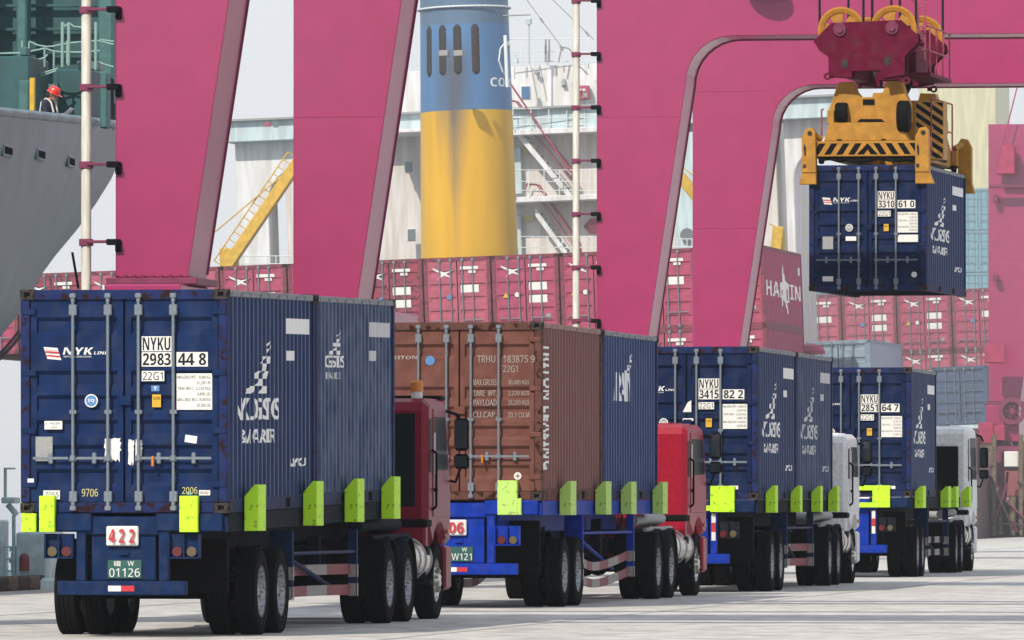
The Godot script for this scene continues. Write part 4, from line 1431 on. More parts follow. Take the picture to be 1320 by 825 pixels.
	for k in 9:
		var y = -.1 + k * .19
		var pl = [Vector2(.02, y + .02), Vector2(.65, y - .34), Vector2(.65, y - .24), Vector2(.02, y + .12)]
		for w in Geometry2D.intersect_polygons(PackedVector2Array(pl), PackedVector2Array([Vector2(.02, .03), Vector2(.65, .03), Vector2(.65, 1.18), Vector2(.02, 1.18)])):
			st.prism(w, .001, .006, fx)
	part(bo, "hazard_stripe", st, M.black)
	var mc := MB.new()
	mc.cbx(-.5, .1, 2.9, 3.9, 1.2, 4.6, .03)
	mc.cbx(.4, 1.0, 2.8, 3.3, 2.1, 4.8, .03)
	mc.cbx(.2, .5, 3.85, 4.2, .9, 1.8, .03)
	mc.tube([Vector3(.6, 3.9, -.6), Vector3(.75, 4.3, -.9), Vector3(.5, 4.4, -1.6)], .07, 8)
	part(o, "machinery_box", mc, M.black)
	var ra := MB.new()
	for z in [-1.0, -2.6, -4.2]: ra.cyl(Vector3(1.18, 2.8, z), Vector3(1.18, 4.0, z), .018, -1, 6)
	for y in [3.4, 4.0]: ra.cyl(Vector3(1.18, y, -1.0), Vector3(1.18, y, -4.2), .018, -1, 6)
	ra.tube([Vector3(-1.0, 3.2, -.3), Vector3(-1.0, 3.75, -.3), Vector3(-.95, 3.75, -.3)], .02, 6)
	part(o, "hand_rail", ra, M.rail_red)
	# pulley block: two pairs of cheek plates with sheaves between them
	var hp = poly.call([[1051, 52], [1074, 29], [1165, 26], [1186, 45], [1188, 54.5], [1170, 73], [1169.5, 97], [1140, 101.5], [1138, 91], [1101, 92], [1101, 100.6], [1070.6, 98], [1070.6, 73], [1059, 65]])
	for z in [.28, -3.75]:
		for dz in [0.0, -.42]:
			var mb := MB.new()
			mb.prism(hp, z + dz - .05, z + dz, Transform3D(), .008)
			var po = part(o, "cheek_plate", mb, M.headblock)
			if dz == 0.0:
				for c in [[1085.6, 38], [1153.5, 36.5]]:
					var v = V.call(c[0], c[1])
					var bs := MB.new()
					bs.cyl(Vector3(v.x, v.y, z), Vector3(v.x, v.y, z + .05), .15, .13, 18)
					bs.cyl(Vector3(v.x, v.y, z + .05), Vector3(v.x, v.y, z + .09), .07, -1, 12)
					for k in 6: bs.cyl(Vector3(v.x + cos(k * TAU / 6) * .11, v.y + sin(k * TAU / 6) * .11, z + .04), Vector3(v.x + cos(k * TAU / 6) * .11, v.y + sin(k * TAU / 6) * .11, z + .065), .015, -1, 6)
					part(po, "bearing_cap", bs, M.magenta_dull)
				for c in [[1092, 82], [1147.5, 79]]:
					var v = V.call(c[0], c[1])
					var bs := MB.new()
					bs.box(Vector3(v.x, v.y, z + .002), Vector3(.12, .17, .012))
					part(po, "plate_slot", bs, M.casting)
				for c in [[1069, 98], [1172, 104]]:
					var v = V.call(c[0], c[1])
					var bs := MB.new()
					bs.lathe([Vector2(.035, -.03), Vector2(.075, -.03), Vector2(.075, .03), Vector2(.035, .03), Vector2(.035, -.03)], 16, Transform3D(Basis(Vector3.UP, PI / 2), Vector3(v.x, v.y, z - .05)))
					bs.cb(Vector3(v.x + (.09 if c[0] < 1100 else -.09), v.y, z - .05), Vector3(.09, .08, .05), .01)
					part(po, "shackle_eye", bs, M.headblock)
		for c in [[1085.6, 38], [1154, 36.5]]:
			var v = V.call(c[0], c[1])
			var sh := MB.new()
			var T = Transform3D(Basis(Vector3.UP, PI / 2), Vector3(v.x, v.y, z - .23))
			sh.lathe([Vector2(.36, -.06), Vector2(.44, -.09), Vector2(.48, -.09), Vector2(.43, 0), Vector2(.48, .09), Vector2(.44, .09), Vector2(.36, .06), Vector2(.36, -.06)], 40, T)
			sh.lathe([Vector2(0, -.08), Vector2(.12, -.08), Vector2(.12, .08), Vector2(0, .08)], 16, T)
			for k in 5:
				var a = TAU * k / 5 + .3
				var a2 = a + .9
				sh.prism([Vector2(v.x + cos(a) * .1, v.y + sin(a) * .1), Vector2(v.x + cos(a - .12) * .37, v.y + sin(a - .12) * .37), Vector2(v.x + cos(a + .45) * .39, v.y + sin(a + .45) * .39), Vector2(v.x + cos(a + .75) * .37, v.y + sin(a + .75) * .37), Vector2(v.x + cos(a2) * .1, v.y + sin(a2) * .1)], z - .27, z - .19)
			part(o, "sheave", sh, M.sheave)
			for s in [-1.0, 1.0]:
				var rp := MB.new()
				rp.cyl(Vector3(v.x + s * .455, v.y, z - .23), Vector3(v.x + s * .455, v.y + 14.0, z - .23), .026, -1, 8)
				part(o, "hoist_rope", rp, M.rope)
		var rp2 := MB.new()
		rp2.cyl(Vector3(.12, 5.5, z - .2), Vector3(.1, 19, z - .2), .02, -1, 8)
		part(o, "hoist_rope", rp2, M.rope)
	for x in [-.62, .62]:
		var lb := MB.new()
		lb.cbx(x - .12, x + .12, 4.45, 4.85, .1, 3.7, .02)
		part(o, "block_beam", lb, M.headblock)
	var pf := MB.new()
	pf.cbx(.7, 1.25, 4.42, 4.50, .4, 3.6, .01)
	pf.cbx(.5, .9, 4.5, 5.1, .8, 2.6, .03)
	part(o, "walkway", pf, M.headblock)
	var rl := MB.new()
	for z in [-.5, -1.5, -2.5, -3.5]:
		rl.cyl(Vector3(1.22, 4.5, z), Vector3(1.22, 5.45, z), .018, -1, 6)
	for y in [4.95, 5.45]: rl.tube([Vector3(.8, y, -.45), Vector3(1.22, y, -.5), Vector3(1.22, y, -3.5)], .018, 6)
	for x in [.86, 1.0]: rl.cyl(Vector3(x, 4.6, -1.4), Vector3(x, 6.1, -1.4), .018, -1, 6)
	for k in 6: rl.cyl(Vector3(.86, 4.8 + k * .22, -1.4), Vector3(1.0, 4.8 + k * .22, -1.4), .012, -1, 6)
	rl.tube([Vector3(-.8, 6.1, -.5), Vector3(.75, 6.1, -.5), Vector3(.95, 5.9, -.6), Vector3(.95, 5.4, -.7)], .018, 6)
	part(o, "hand_rail", rl, M.rail_red)

# ---------------------------------------------------------------- near ship
var stem_tab = [[10.6, 0.0], [8.3, 5.0], [7.4, 8.0], [6.28, 12.3], [5.42, 14.3], [4.88, 16.5], [4.56, 18.0], [2.0, 24.0], [-2.6, 28.0]]
func stem(h: float) -> float:
	for i in stem_tab.size() - 1:
		var p = stem_tab[i]; var q = stem_tab[i + 1]
		if h >= q[0]: return lerp(float(q[1]), float(p[1]), clamp((h - q[0]) / (p[0] - q[0]), 0, 1.05))
	return 28.0
func deck_h(a: float) -> float:
	return max(8.45, 10.23 - .036 * a + .0001 * a * a)
func hull_b(a: float, h: float) -> float:
	return 8.0 * (1.0 - exp(-max(0.0, a - stem(h)) / 18.0))

func make_near_ship():
	var xf = Transform3D(yaw(8.3), Vector3((103 - 660) / F * 212.0, 0, -212))
	var o = thing("cargo_ship", "grey hulled ship at the left with dark green deck gear above its bulwark", "ship", xf)
	var inv = xf.affine_inverse()
	for side in [-1.0, 1.0]:
		var st := SurfaceTool.new()
		st.begin(Mesh.PRIMITIVE_TRIANGLES)
		st.set_smooth_group(1)
		var NA = 44; var NH = 22
		var pt = func(i, j):
			var s = pow(float(i) / NA, 1.6) * 95.0
			var f = float(j) / NH
			var h = -2.6 + f * 13.0
			var a = stem(h) + s
			for k in 3:
				h = lerp(-2.6, deck_h(a), f)
				a = stem(h) + s
			return Vector3(side * hull_b(a, h), h, a)
		for i in NA:
			for j in NH:
				var A = pt.call(i, j); var B = pt.call(i + 1, j); var C = pt.call(i + 1, j + 1); var D = pt.call(i, j + 1)
				for tri in ([[A, B, C], [A, C, D]] if side > 0 else [[A, C, B], [A, D, C]]):
					for v in tri: st.add_vertex(v)
		st.generate_normals()
		mesh_part(o, "hull", st.commit(), M.hull_grey)
	var dk := MB.new()
	var rimb := MB.new()
	var prev = null
	for i in 46:
		var a = 1.0 + i * 2.0
		var b = hull_b(a, deck_h(a)) - .10
		var bd = max(.0, hull_b(a, deck_h(a) - 1.0) - .12)
		if prev:
			dk.q(Vector3(-prev.z, deck_h(prev.x) - 1.0, prev.x), Vector3(prev.z, deck_h(prev.x) - 1.0, prev.x), Vector3(bd, deck_h(a) - 1.0, a), Vector3(-bd, deck_h(a) - 1.0, a), Vector3.UP)
			for s in [-1.0, 1.0]:
				rimb.cyl(Vector3(s * (prev.y + .04), deck_h(prev.x), prev.x), Vector3(s * (b + .04), deck_h(a), a), .10, -1, 6)
				rimb.q(Vector3(s * prev.z, deck_h(prev.x) - 1.0, prev.x), Vector3(s * bd, deck_h(a) - 1.0, a), Vector3(s * b, deck_h(a), a), Vector3(s * prev.y, deck_h(prev.x), prev.x), Vector3(-s, 0, 0))
		prev = Vector3(a, b, bd)
	part(o, "deck", dk, M.ship_green)
	part(o, "bulwark_rail", rimb, M.hull_grey)
	for target in [Vector2(10, 193.5), Vector2(52, 200.5), Vector2(91, 207.5)]:
		var best = 1e9; var bp = Vector3.ZERO
		for i in 120:
			for j in 60:
				var a = 5.0 + i * .5
				var h = 6.5 + j * .05
				if stem(h) > a: continue
				var w = xf * Vector3(hull_b(a, h), h, a)
				var e = Vector2(660 + w.x / -w.z * F, HOR - (w.y - CAMH) / -w.z * F).distance_to(target)
				if e < best:
					best = e; bp = Vector3(hull_b(a, h), h, a)
		var da = (hull_b(bp.z + .5, bp.y) - hull_b(bp.z - .5, bp.y))
		var ang = atan2(da, 1.0)
		var mp := MB.new()
		var bb = Basis(Vector3.UP, ang)
		mp.cb(bp, Vector3(.07, .25, 1.15), .03, bb)
		var mo = part(o, "mooring_port", mp, M.hull_grey)
		var mi := MB.new()
		mi.cb(bp + bb * Vector3(.01, 0, 0), Vector3(.07, .18, 1.0), .03, bb)
		part(mo, "port_shade", mi, M.void)  # raised black block paints the shade of the opening
	# deck gear, read at its own distances
	var bx = func(called, px0, px1, py0, py1, d, depth, mat, e := .03):
		var s = F / d
		var mb := MB.new()
		mb.cb(inv * P((px0 + px1) * .5, (py0 + py1) * .5, d) + Vector3(0, 0, -depth * .5), Vector3((px1 - px0) / s, (py1 - py0) / s, depth), e)
		return part(o, called, mb, mat)
	var wall = bx.call("breakwater_wall", -70, 158, -60, 175, 194.0, .3, M.ship_green)
	for y in [7, 37.5, 68]:
		var mb := MB.new()
		var s = F / 193.6
		mb.cb(inv * P(44, y, 193.8), Vector3(228 / s, .07, .12), .01)
		part(wall, "stiffener", mb, M.ship_green)
	for r in [[23, 37], [128, 148], [-40, -20]]:
		var mb := MB.new()
		var s = F / 193.0
		mb.cb(inv * P((r[0] + r[1]) * .5, 30, 193.2), Vector3((r[1] - r[0]) / s, 210 / s, .5), .04)
		part(wall, "column", mb, M.ship_green_pale)
	bx.call("winch_house", -20, 38, 72, 160, 181.0, 2.0, M.ship_green)
	bx.call("winch_house", 73, 116, 89, 165, 183.0, 1.6, M.ship_green)
	bx.call("winch_house", 117, 128, 96, 165, 184.0, 1.6, M.chassis_dark)
	bx.call("fairlead_stand", 128, 138, 92, 165, 181.0, .4, M.ship_green_pale)
	bx.call("locker", 46, 72, 108, 160, 186.0, .6, M.ship_green_pale)
	bx.call("yellow_post", 37.5, 44, 100, 160, 178.0, .12, M.yellow, .01)
	bx.call("vent_post", 23, 37, 103, 160, 180.0, .3, M.ship_green_pale)
	bx.call("bollard_cap", 25, 35, 60, 72, 181.0, .3, M.ship_green_pale)
	bx.call("winch_drum", 98, 128, 78, 90, 182.4, .5, M.hull_grey)
	var rg := MB.new()
	var L = func(px, py, d): return inv * P(px, py, d)
	for v in [[80, 28, 86], [88, 30, 84], [57, 62, 86], [86, 52, 82], [69, 66, 88], [37, 53, 70], [115, 30, 90], [123, 28, 90], [28, 52, 62]]:
		rg.cyl(L.call(v[0], v[1], 182.0), L.call(v[0], v[2], 182.0), .022 if v[1] > 40 else .035, -1, 6)
	for pl in [[[37, 53], [48, 58], [60, 60], [70, 59], [84, 56], [100, 54], [125, 52], [146, 57]], [[39, 66], [57, 62], [70, 66], [84, 67], [104, 67], [128, 65]], [[80, 28], [84, 34], [88, 29], [95, 34], [105, 35]], [[41, 79], [57, 74], [61, 70]], [[30, 99], [55, 94], [74, 88]], [[30, 103], [58, 96], [72, 91]], [[-10, 69], [26, 68]], [[128, 51], [146, 53]], [[128, 81], [146, 86]]]:
		var pts = []
		for p in pl: pts.append(L.call(p[0], p[1], 182.0))
		rg.tube(pts, .022, 6)
	part(o, "deck_railing", rg, M.rail_green)
	# mooring lines dropping from the bow
	var ml := MB.new()
	for k in 2:
		var pts = []
		for i in 9:
			var f = i / 8.0
			var a = inv * P(24 + k * 3, 428 + k * 4, 186)
			var b = inv * P(-60, 478 + k * 6, 160)
			pts.append(a.lerp(b, f) - Vector3(0, .25 * sin(PI * f), 0))
		ml.tube(pts, .035, 6)
	ml.tube([inv * P(93, 325, 196), inv * P(101, 372, 196)], .03, 6)
	part(o, "mooring_line", ml, M.rope)

# ---------------------------------------------------------------- person: one field, meshed with surface nets
func nets(bones: Array, cell: float, k: float, mb: MB, xf: Transform3D):
	var lo = Vector3.INF; var hi = -Vector3.INF
	for b in bones:
		for e in [0, 1]:
			var r = b[2 + e] + k + cell * 2
			lo = lo.min(b[e] - Vector3.ONE * r); hi = hi.max(b[e] + Vector3.ONE * r)
	var n = Vector3i(((hi - lo) / cell).ceil()) + Vector3i.ONE
	var f := PackedFloat32Array(); f.resize(n.x * n.y * n.z); f.fill(1.0)
	for z in n.z:
		for y in n.y:
			for x in n.x:
				var p = lo + Vector3(x, y, z) * cell
				var d = 1e3
				for b in bones:
					var ab: Vector3 = b[1] - b[0]
					var h = clamp((p - b[0]).dot(ab) / max(ab.length_squared(), 1e-9), 0.0, 1.0)
					var e = (p - b[0] - ab * h).length() - lerp(float(b[2]), float(b[3]), h)
					if e - d < k:
						var m = max(k - abs(d - e), 0.0) / k
						d = min(d, e) - m * m * k * .25
				f[(z * n.y + y) * n.x + x] = d
	var vert = {}
	for z in n.z - 1:
		for y in n.y - 1:
			for x in n.x - 1:
				var c = []
				var neg = 0
				for i in 8:
					var v = f[((z + (i >> 2)) * n.y + y + ((i >> 1) & 1)) * n.x + x + (i & 1)]
					c.append(v)
					if v < 0.0: neg += 1
				if neg == 0 or neg == 8: continue
				var sum = Vector3.ZERO; var cnt = 0
				for e in [[0, 1], [2, 3], [4, 5], [6, 7], [0, 2], [1, 3], [4, 6], [5, 7], [0, 4], [1, 5], [2, 6], [3, 7]]:
					var a = c[e[0]]; var b = c[e[1]]
					if (a < 0.0) == (b < 0.0): continue
					var t = a / (a - b)
					var pa = Vector3(e[0] & 1, (e[0] >> 1) & 1, e[0] >> 2); var pb = Vector3(e[1] & 1, (e[1] >> 1) & 1, e[1] >> 2)
					sum += pa.lerp(pb, t); cnt += 1
				vert[Vector3i(x, y, z)] = xf * (lo + (Vector3(x, y, z) + sum / cnt) * cell)
	mb.st.set_smooth_group(2)
	for key in vert:
		var i0 = (key.z * n.y + key.y) * n.x + key.x
		for ax in 3:
			var s = [1, n.x, n.x * n.y][ax]
			var a = f[i0]; var b = f[i0 + s]
			if (a < 0.0) == (b < 0.0): continue
			var u = Vector3i.ZERO; var v = Vector3i.ZERO
			u[(ax + 1) % 3] = 1; v[(ax + 2) % 3] = 1
			if not (vert.has(key - u) and vert.has(key - v) and vert.has(key - u - v)): continue
			var nn = Vector3.ZERO; nn[ax] = 1.0 if a < 0.0 else -1.0
			mb.q(vert[key], vert[key - u], vert[key - u - v], vert[key - v], xf.basis * nn)
	mb.st.set_smooth_group(-1)

func make_person():
	# stands behind the bulwark of the near ship, bent over a sheet of paper held on the rail
	var ship = Transform3D(yaw(8.3), Vector3((103 - 660) / F * 212.0, 0, -212))
	var at = Vector3.ZERO
	for i in 300:
		var a = 25.0 + i * .1
		at = ship * Vector3(hull_b(a, deck_h(a) - 1.0) - .38, deck_h(a) - 1.08, a)
		if 660 + at.x / -at.z * F < 61.0: break
	var o = thing("person", "person in red helmet and dark jacket bent over papers at the ship's rail", "person", Transform3D(Basis(Vector3.UP, deg_to_rad(-108)), at))
	# faces -z locally after the turn it looks right along the rail; x right of the person
	var V = func(x, y, z): return Vector3(x, y, z)
	var body := MB.new()
	var bones = []
	for s in [-1.0, 1.0]:
		bones.append([V.call(s * .10, .92, .04), V.call(s * .12, .50, .02), .095, .065])
		bones.append([V.call(s * .12, .50, .02), V.call(s * .12, .09, .05), .062, .045])
		bones.append([V.call(s * .12, .06, .08), V.call(s * .13, .05, -.12), .05, .04])
		bones.append([V.call(s * .20, 1.40, -.02), V.call(s * .27, 1.16, -.06), .065, .052])
		bones.append([V.call(s * .27, 1.16, -.06), V.call(s * .13, 1.17, -.31), .05, .036])
	bones.append([V.call(-.10, .95, .03), V.call(.10, .95, .03), .12, .12])
	bones.append([V.call(0, .95, .03), V.call(0, 1.22, -.01), .135, .15])
	bones.append([V.call(-.10, 1.30, -.02), V.call(.10, 1.30, -.02), .125, .125])
	bones.append([V.call(-.17, 1.41, -.02), V.call(.17, 1.41, -.02), .07, .07])
	nets(bones, .026, .05, body, Transform3D())
	part(o, "clothed_body", body, M.jacket)
	var head := MB.new()
	var T = Transform3D(Basis(Vector3.RIGHT, -.45), Vector3(0, 1.53, -.09))
	nets([[V.call(0, -.10, .02), V.call(0, .0, .0), .052, .055], [V.call(0, .08, .015), V.call(0, .09, -.01), .092, .088], [V.call(0, .0, -.035), V.call(0, .04, -.03), .058, .066], [V.call(0, .045, -.10), V.call(0, .015, -.115), .012, .018], [V.call(-.02, -.025, -.088), V.call(.02, -.025, -.088), .012, .012], [V.call(-.088, .05, .01), V.call(-.09, .02, .01), .018, .014], [V.call(.088, .05, .01), V.call(.09, .02, .01), .018, .014]], .009, .02, head, T)
	var ho = part(o, "head", head, M.skin)
	var hr := MB.new()
	nets([[V.call(0, .06, .06), V.call(0, .0, .07), .085, .06], [V.call(-.07, .04, .03), V.call(.07, .04, .03), .04, .04]], .012, .02, hr, T)
	part(ho, "hair", hr, M.hair)
	var ey := MB.new()
	for s in [-1.0, 1.0]: ey.box(T * V.call(s * .034, .052, -.092), Vector3(.028, .012, .012), T.basis)
	part(ho, "eye", ey, M.hair)
	var hm := MB.new()
	hm.lathe([Vector2(.152, 0), Vector2(.148, .012), Vector2(.128, .02), Vector2(.126, .06), Vector2(.105, .11), Vector2(.06, .14), Vector2(0, .15)], 22, T * Transform3D(Basis(Vector3(0, 1, 0), Vector3(1, 0, 0), Vector3(0, 0, -1)), Vector3(0, .085, .0)))
	hm.cb(T * V.call(0, .092, -.14), Vector3(.17, .012, .09), .005, T.basis)
	hm.cb(T * V.call(0, .20, .0), Vector3(.03, .06, .2), .012, T.basis)
	part(o, "helmet", hm, M.helmet)
	for s in [-1.0, 1.0]:
		var hd := MB.new()
		var w = V.call(s * .125, 1.165, -.325)
		var bn = [[w, w + V.call(-s * .015, 0, -.07), .030, .036]]
		for k in 4:
			var r0 = w + V.call(-s * .015 + (k - 1.5) * .021, 0, -.085)
			var ln = [.030, .036, .034, .026][k]
			bn.append([r0, r0 + V.call(-s * .012, -.006, -ln), .0095, .009])
			bn.append([r0 + V.call(-s * .012, -.006, -ln), r0 + V.call(-s * .022, -.030, -ln - .018), .009, .0075])
		bn.append([w + V.call(-s * .03, .012, -.03), w + V.call(-s * .065, .02, -.06), .012, .010])
		bn.append([w + V.call(-s * .065, .02, -.06), w + V.call(-s * .075, .008, -.09), .010, .008])
		nets(bn, .005, .008, hd, Transform3D())
		part(o, "hand", hd, M.skin)
	var sp := MB.new()
	for s in [-1.0, 1.0]:
		sp.tube([V.call(s * .11, 1.22, -.17), V.call(s * .12, 1.42, -.12), V.call(s * .13, 1.50, -.02), V.call(s * .11, 1.42, .09), V.call(s * .08, 1.15, .14)], .018, 6)
	part(o, "reflective_strap", sp, M.label)
	var pa = thing("paper_sheets", "white sheets of paper held by the person in the red helmet", "papers", o.transform * Transform3D(Basis(Vector3.RIGHT, .75), V.call(.0, 1.20, -.42)))
	for k in 2:
		var mb := MB.new()
		mb.cb(Vector3(.02 * k, .006 * k, .0), Vector3(.22, .004, .30), .0015, Basis(Vector3.UP, .12 * k))
		part(pa, "sheet", mb, M.white)

# ---------------------------------------------------------------- workboat at the quay
func make_boat():
	var xf = Transform3D(yaw(8.3), P(30, 0, 158) * Vector3(1, 0, 1) + Vector3(0, -2.3, 0))
	var o = thing("workboat", "small pale cyan workboat behind the quay kerb, with railings and a red cylinder", "boat", xf)
	var inv = xf.affine_inverse()
	var L = func(px, py, d): return inv * P(px, py, d)
	var h := MB.new()
	h.prism([Vector2(-2.4, 2), Vector2(-2.4, -9), Vector2(-1.4, -12), Vector2(0, -13), Vector2(1.4, -12), Vector2(2.4, -9), Vector2(2.4, 2), Vector2(2.0, 2.8), Vector2(-2.0, 2.8)].map(func(v): return Vector2(v.x - 2.4 + .9, v.y)), -.2, 2.2, Transform3D(Basis(Vector3(1, 0, 0), Vector3(0, 0, 1), Vector3(0, -1, 0)), Vector3(0, 2.3, 0)), .05)
	part(o, "hull", h, M.boat_cyan)
	var s = F / 157.0
	var w := MB.new()
	w.cb(L.call(52, 718, 156.8), Vector3(40 / s, 64 / s, 1.6), .03)
	part(o, "deck_locker", w, M.boat_cyan)
	var w2 := MB.new()
	w2.cb(L.call(-4, 715, 157.4), Vector3(20 / s, 90 / s, .8), .03)
	part(o, "bulwark_end", w2, M.boat_cyan)
	var r := MB.new()
	for x in [6, 19, 31]: r.cyl(L.call(x, 702, 156.2), L.call(x, 745, 156.2), .02, -1, 6)
	for y in [705, 721, 736]: r.cyl(L.call(4, y, 156.2), L.call(60, y - 1, 156.2), .016, -1, 6)
	r.cyl(L.call(7, 603, 156.4), L.call(7, 642, 156.4), .03, -1, 6)
	r.cyl(L.call(5, 604, 156.4), L.call(20, 604, 156.4), .02, -1, 6)
	r.tube([L.call(10, 650, 156.4), L.call(22, 664, 156.4)], .06, 6)
	r.cb(L.call(14, 645, 156.4), Vector3(18 / s, 8 / s, .5), .02)
	r.cyl(L.call(18, 664, 156.4), L.call(18, 745, 156.4), .035, -1, 6)
	part(o, "railing", r, M.boat_cyan)
	var bt := MB.new()
	for x in [19.5, 27]:
		bt.cyl(L.call(x, 712, 156.6), L.call(x, 740, 156.6), .075, -1, 12)
		bt.cyl(L.call(x, 704, 156.6), L.call(x, 711, 156.6), .10, -1, 12)
	bt.cyl(L.call(12, 722, 156.6), L.call(34, 722, 156.6), .05, -1, 8)
	part(o, "mooring_bitt", bt, M.white)
	var ex := MB.new()
	ex.lathe([Vector2(0, 0), Vector2(.085, .0), Vector2(.09, .03), Vector2(.09, .24), Vector2(.05, .30), Vector2(0, .31)], 14, Transform3D(Basis(Vector3(0, 1, 0), Vector3(1, 0, 0), Vector3(0, 0, -1)), L.call(31.5, 736, 156.0)))
	part(o, "red_cylinder", ex, M.red_dull)

# ---------------------------------------------------------------- far ships
func bird_mark() -> ArrayMesh:
	var mb := MB.new()
	mb.prism([Vector2(-.92, 2.26), Vector2(-.62, 2.13), Vector2(-.45, 2.08), Vector2(-.13, 2.14), Vector2(-.40, 2.02), Vector2(-.17, 1.86), Vector2(-.47, 1.96), Vector2(-.72, 1.84), Vector2(-.58, 2.02), Vector2(-.84, 2.16)], .0, .003)
	return mb.done()

func far_container(label: String, mat: String, wall: String, xf: Transform3D, group: String, L: float, H: float, marks: bool, variant := 0) -> Node3D:
	var o = thing("stacked_container", label, "container", xf, group)
	var W = 1.219
	var fr := MB.new()
	for s in [-1.0, 1.0]:
		fr.bx(s * W, s * (W - .13), 0, H, 0, .15)
		fr.bx(s * W, s * (W - .13), 0, H, L - .15, L)
		fr.bx(s * W, s * (W - .1), 0, .16, .15, L - .15)
		fr.bx(s * W, s * (W - .1), H - .11, H, .15, L - .15)
	fr.bx(-W, W, 0, .13, 0, .1); fr.bx(-W, W, H - .13, H, 0, .1)
	fr.bx(-W + .05, W - .05, H - .06, H - .03, .1, L - .1)
	fr.bx(-1.1, 1.1, .05, H - .06, L - .06, L - .02)
	part(o, "frame", fr, M.box_red_frame if mat == "box_red" else M[mat])
	for s in [-1.0, 1.0]:
		mesh_part(o, "side_wall", corr_wall(L - .26, H - .24, s, .278 if L < 7 else .4), M[wall] if s > 0 else M[mat], Transform3D(Basis(), Vector3(s * (W - .012), .14, -.13)))
	var ribs = []
	for k in 5: ribs.append([.3 + k * .48, .5 + k * .48])
	for s in [-1, 1]:
		var x0 = -1.09 if s < 0 else .02; var x1 = -.02 if s < 0 else 1.09
		var d = part(o, "door", door_panel(x0, x1, H, ribs if H < 2.7 or marks else ribs), M[mat])
		for k in 2:
			var rx = lerp(x0, x1, .42 if k == 0 else .80) if s < 0 else lerp(x0, x1, .16 if k == 0 else .52)
			var rod := MB.new()
			rod.cyl(Vector3(rx, .05, .02), Vector3(rx, H - .05, .02), .024, -1, 6)
			for yy in [.1, H - .1]: rod.box(Vector3(rx, yy, .02), Vector3(.09, .1, .05))
			rod.box(Vector3(rx + (.15 if s > 0 else -.15), .6, .03), Vector3(.34, .035, .02))
			part(d, "locking_rod", rod, M.galv)
	if marks:
		mesh_part(o, "bird_mark", bird_mark(), M.paint_white, Transform3D(Basis(), Vector3(0, .0 if H < 2.7 else .28, -.024)))
		for r in [[.12, .78, 2.16, 2.27], [.42, .68, 2.02, 2.12], [.12, .78, 1.32, 1.60], [.12, .78, .86, 1.14], [.72, .88, .25, .45]]:
			if variant == 2 and r[2] < 1.0: continue
			var lm = plate(o, "label_plate", r[0], r[1], r[2] + (.28 if H > 2.7 else 0.0), r[3] + (.28 if H > 2.7 else 0.0), -.022, M.label if r[2] > .5 else M.label_grey)
		if variant == 1:
			var mb := MB.new()
			mb.prism([Vector2(-.85, 1.35), Vector2(-.62, 1.35), Vector2(-.735, 1.55)], -.024, -.02)
			part(o, "warning_sticker", mb, M.sticker_yellow)
		var rs := MB.new()
		rs.cyl(Vector3(-.32, 1.45, -.022), Vector3(-.32, 1.45, -.018), .09, -1, 14)
		part(o, "round_sticker", rs, M.paint_white if variant == 1 else M.sticker_blue)
	return o

const NTH = ["", "first", "second", "third", "fourth", "fifth", "sixth", "seventh", "eighth", "ninth", "tenth", "eleventh", "twelfth"]
func repaint(o: Node, key):   # the same box in another paint
	if key == null: return
	for ch in o.find_children("*", "MeshInstance3D", true, false):
		if ch.material_override == M.box_red: ch.material_override = M[key]

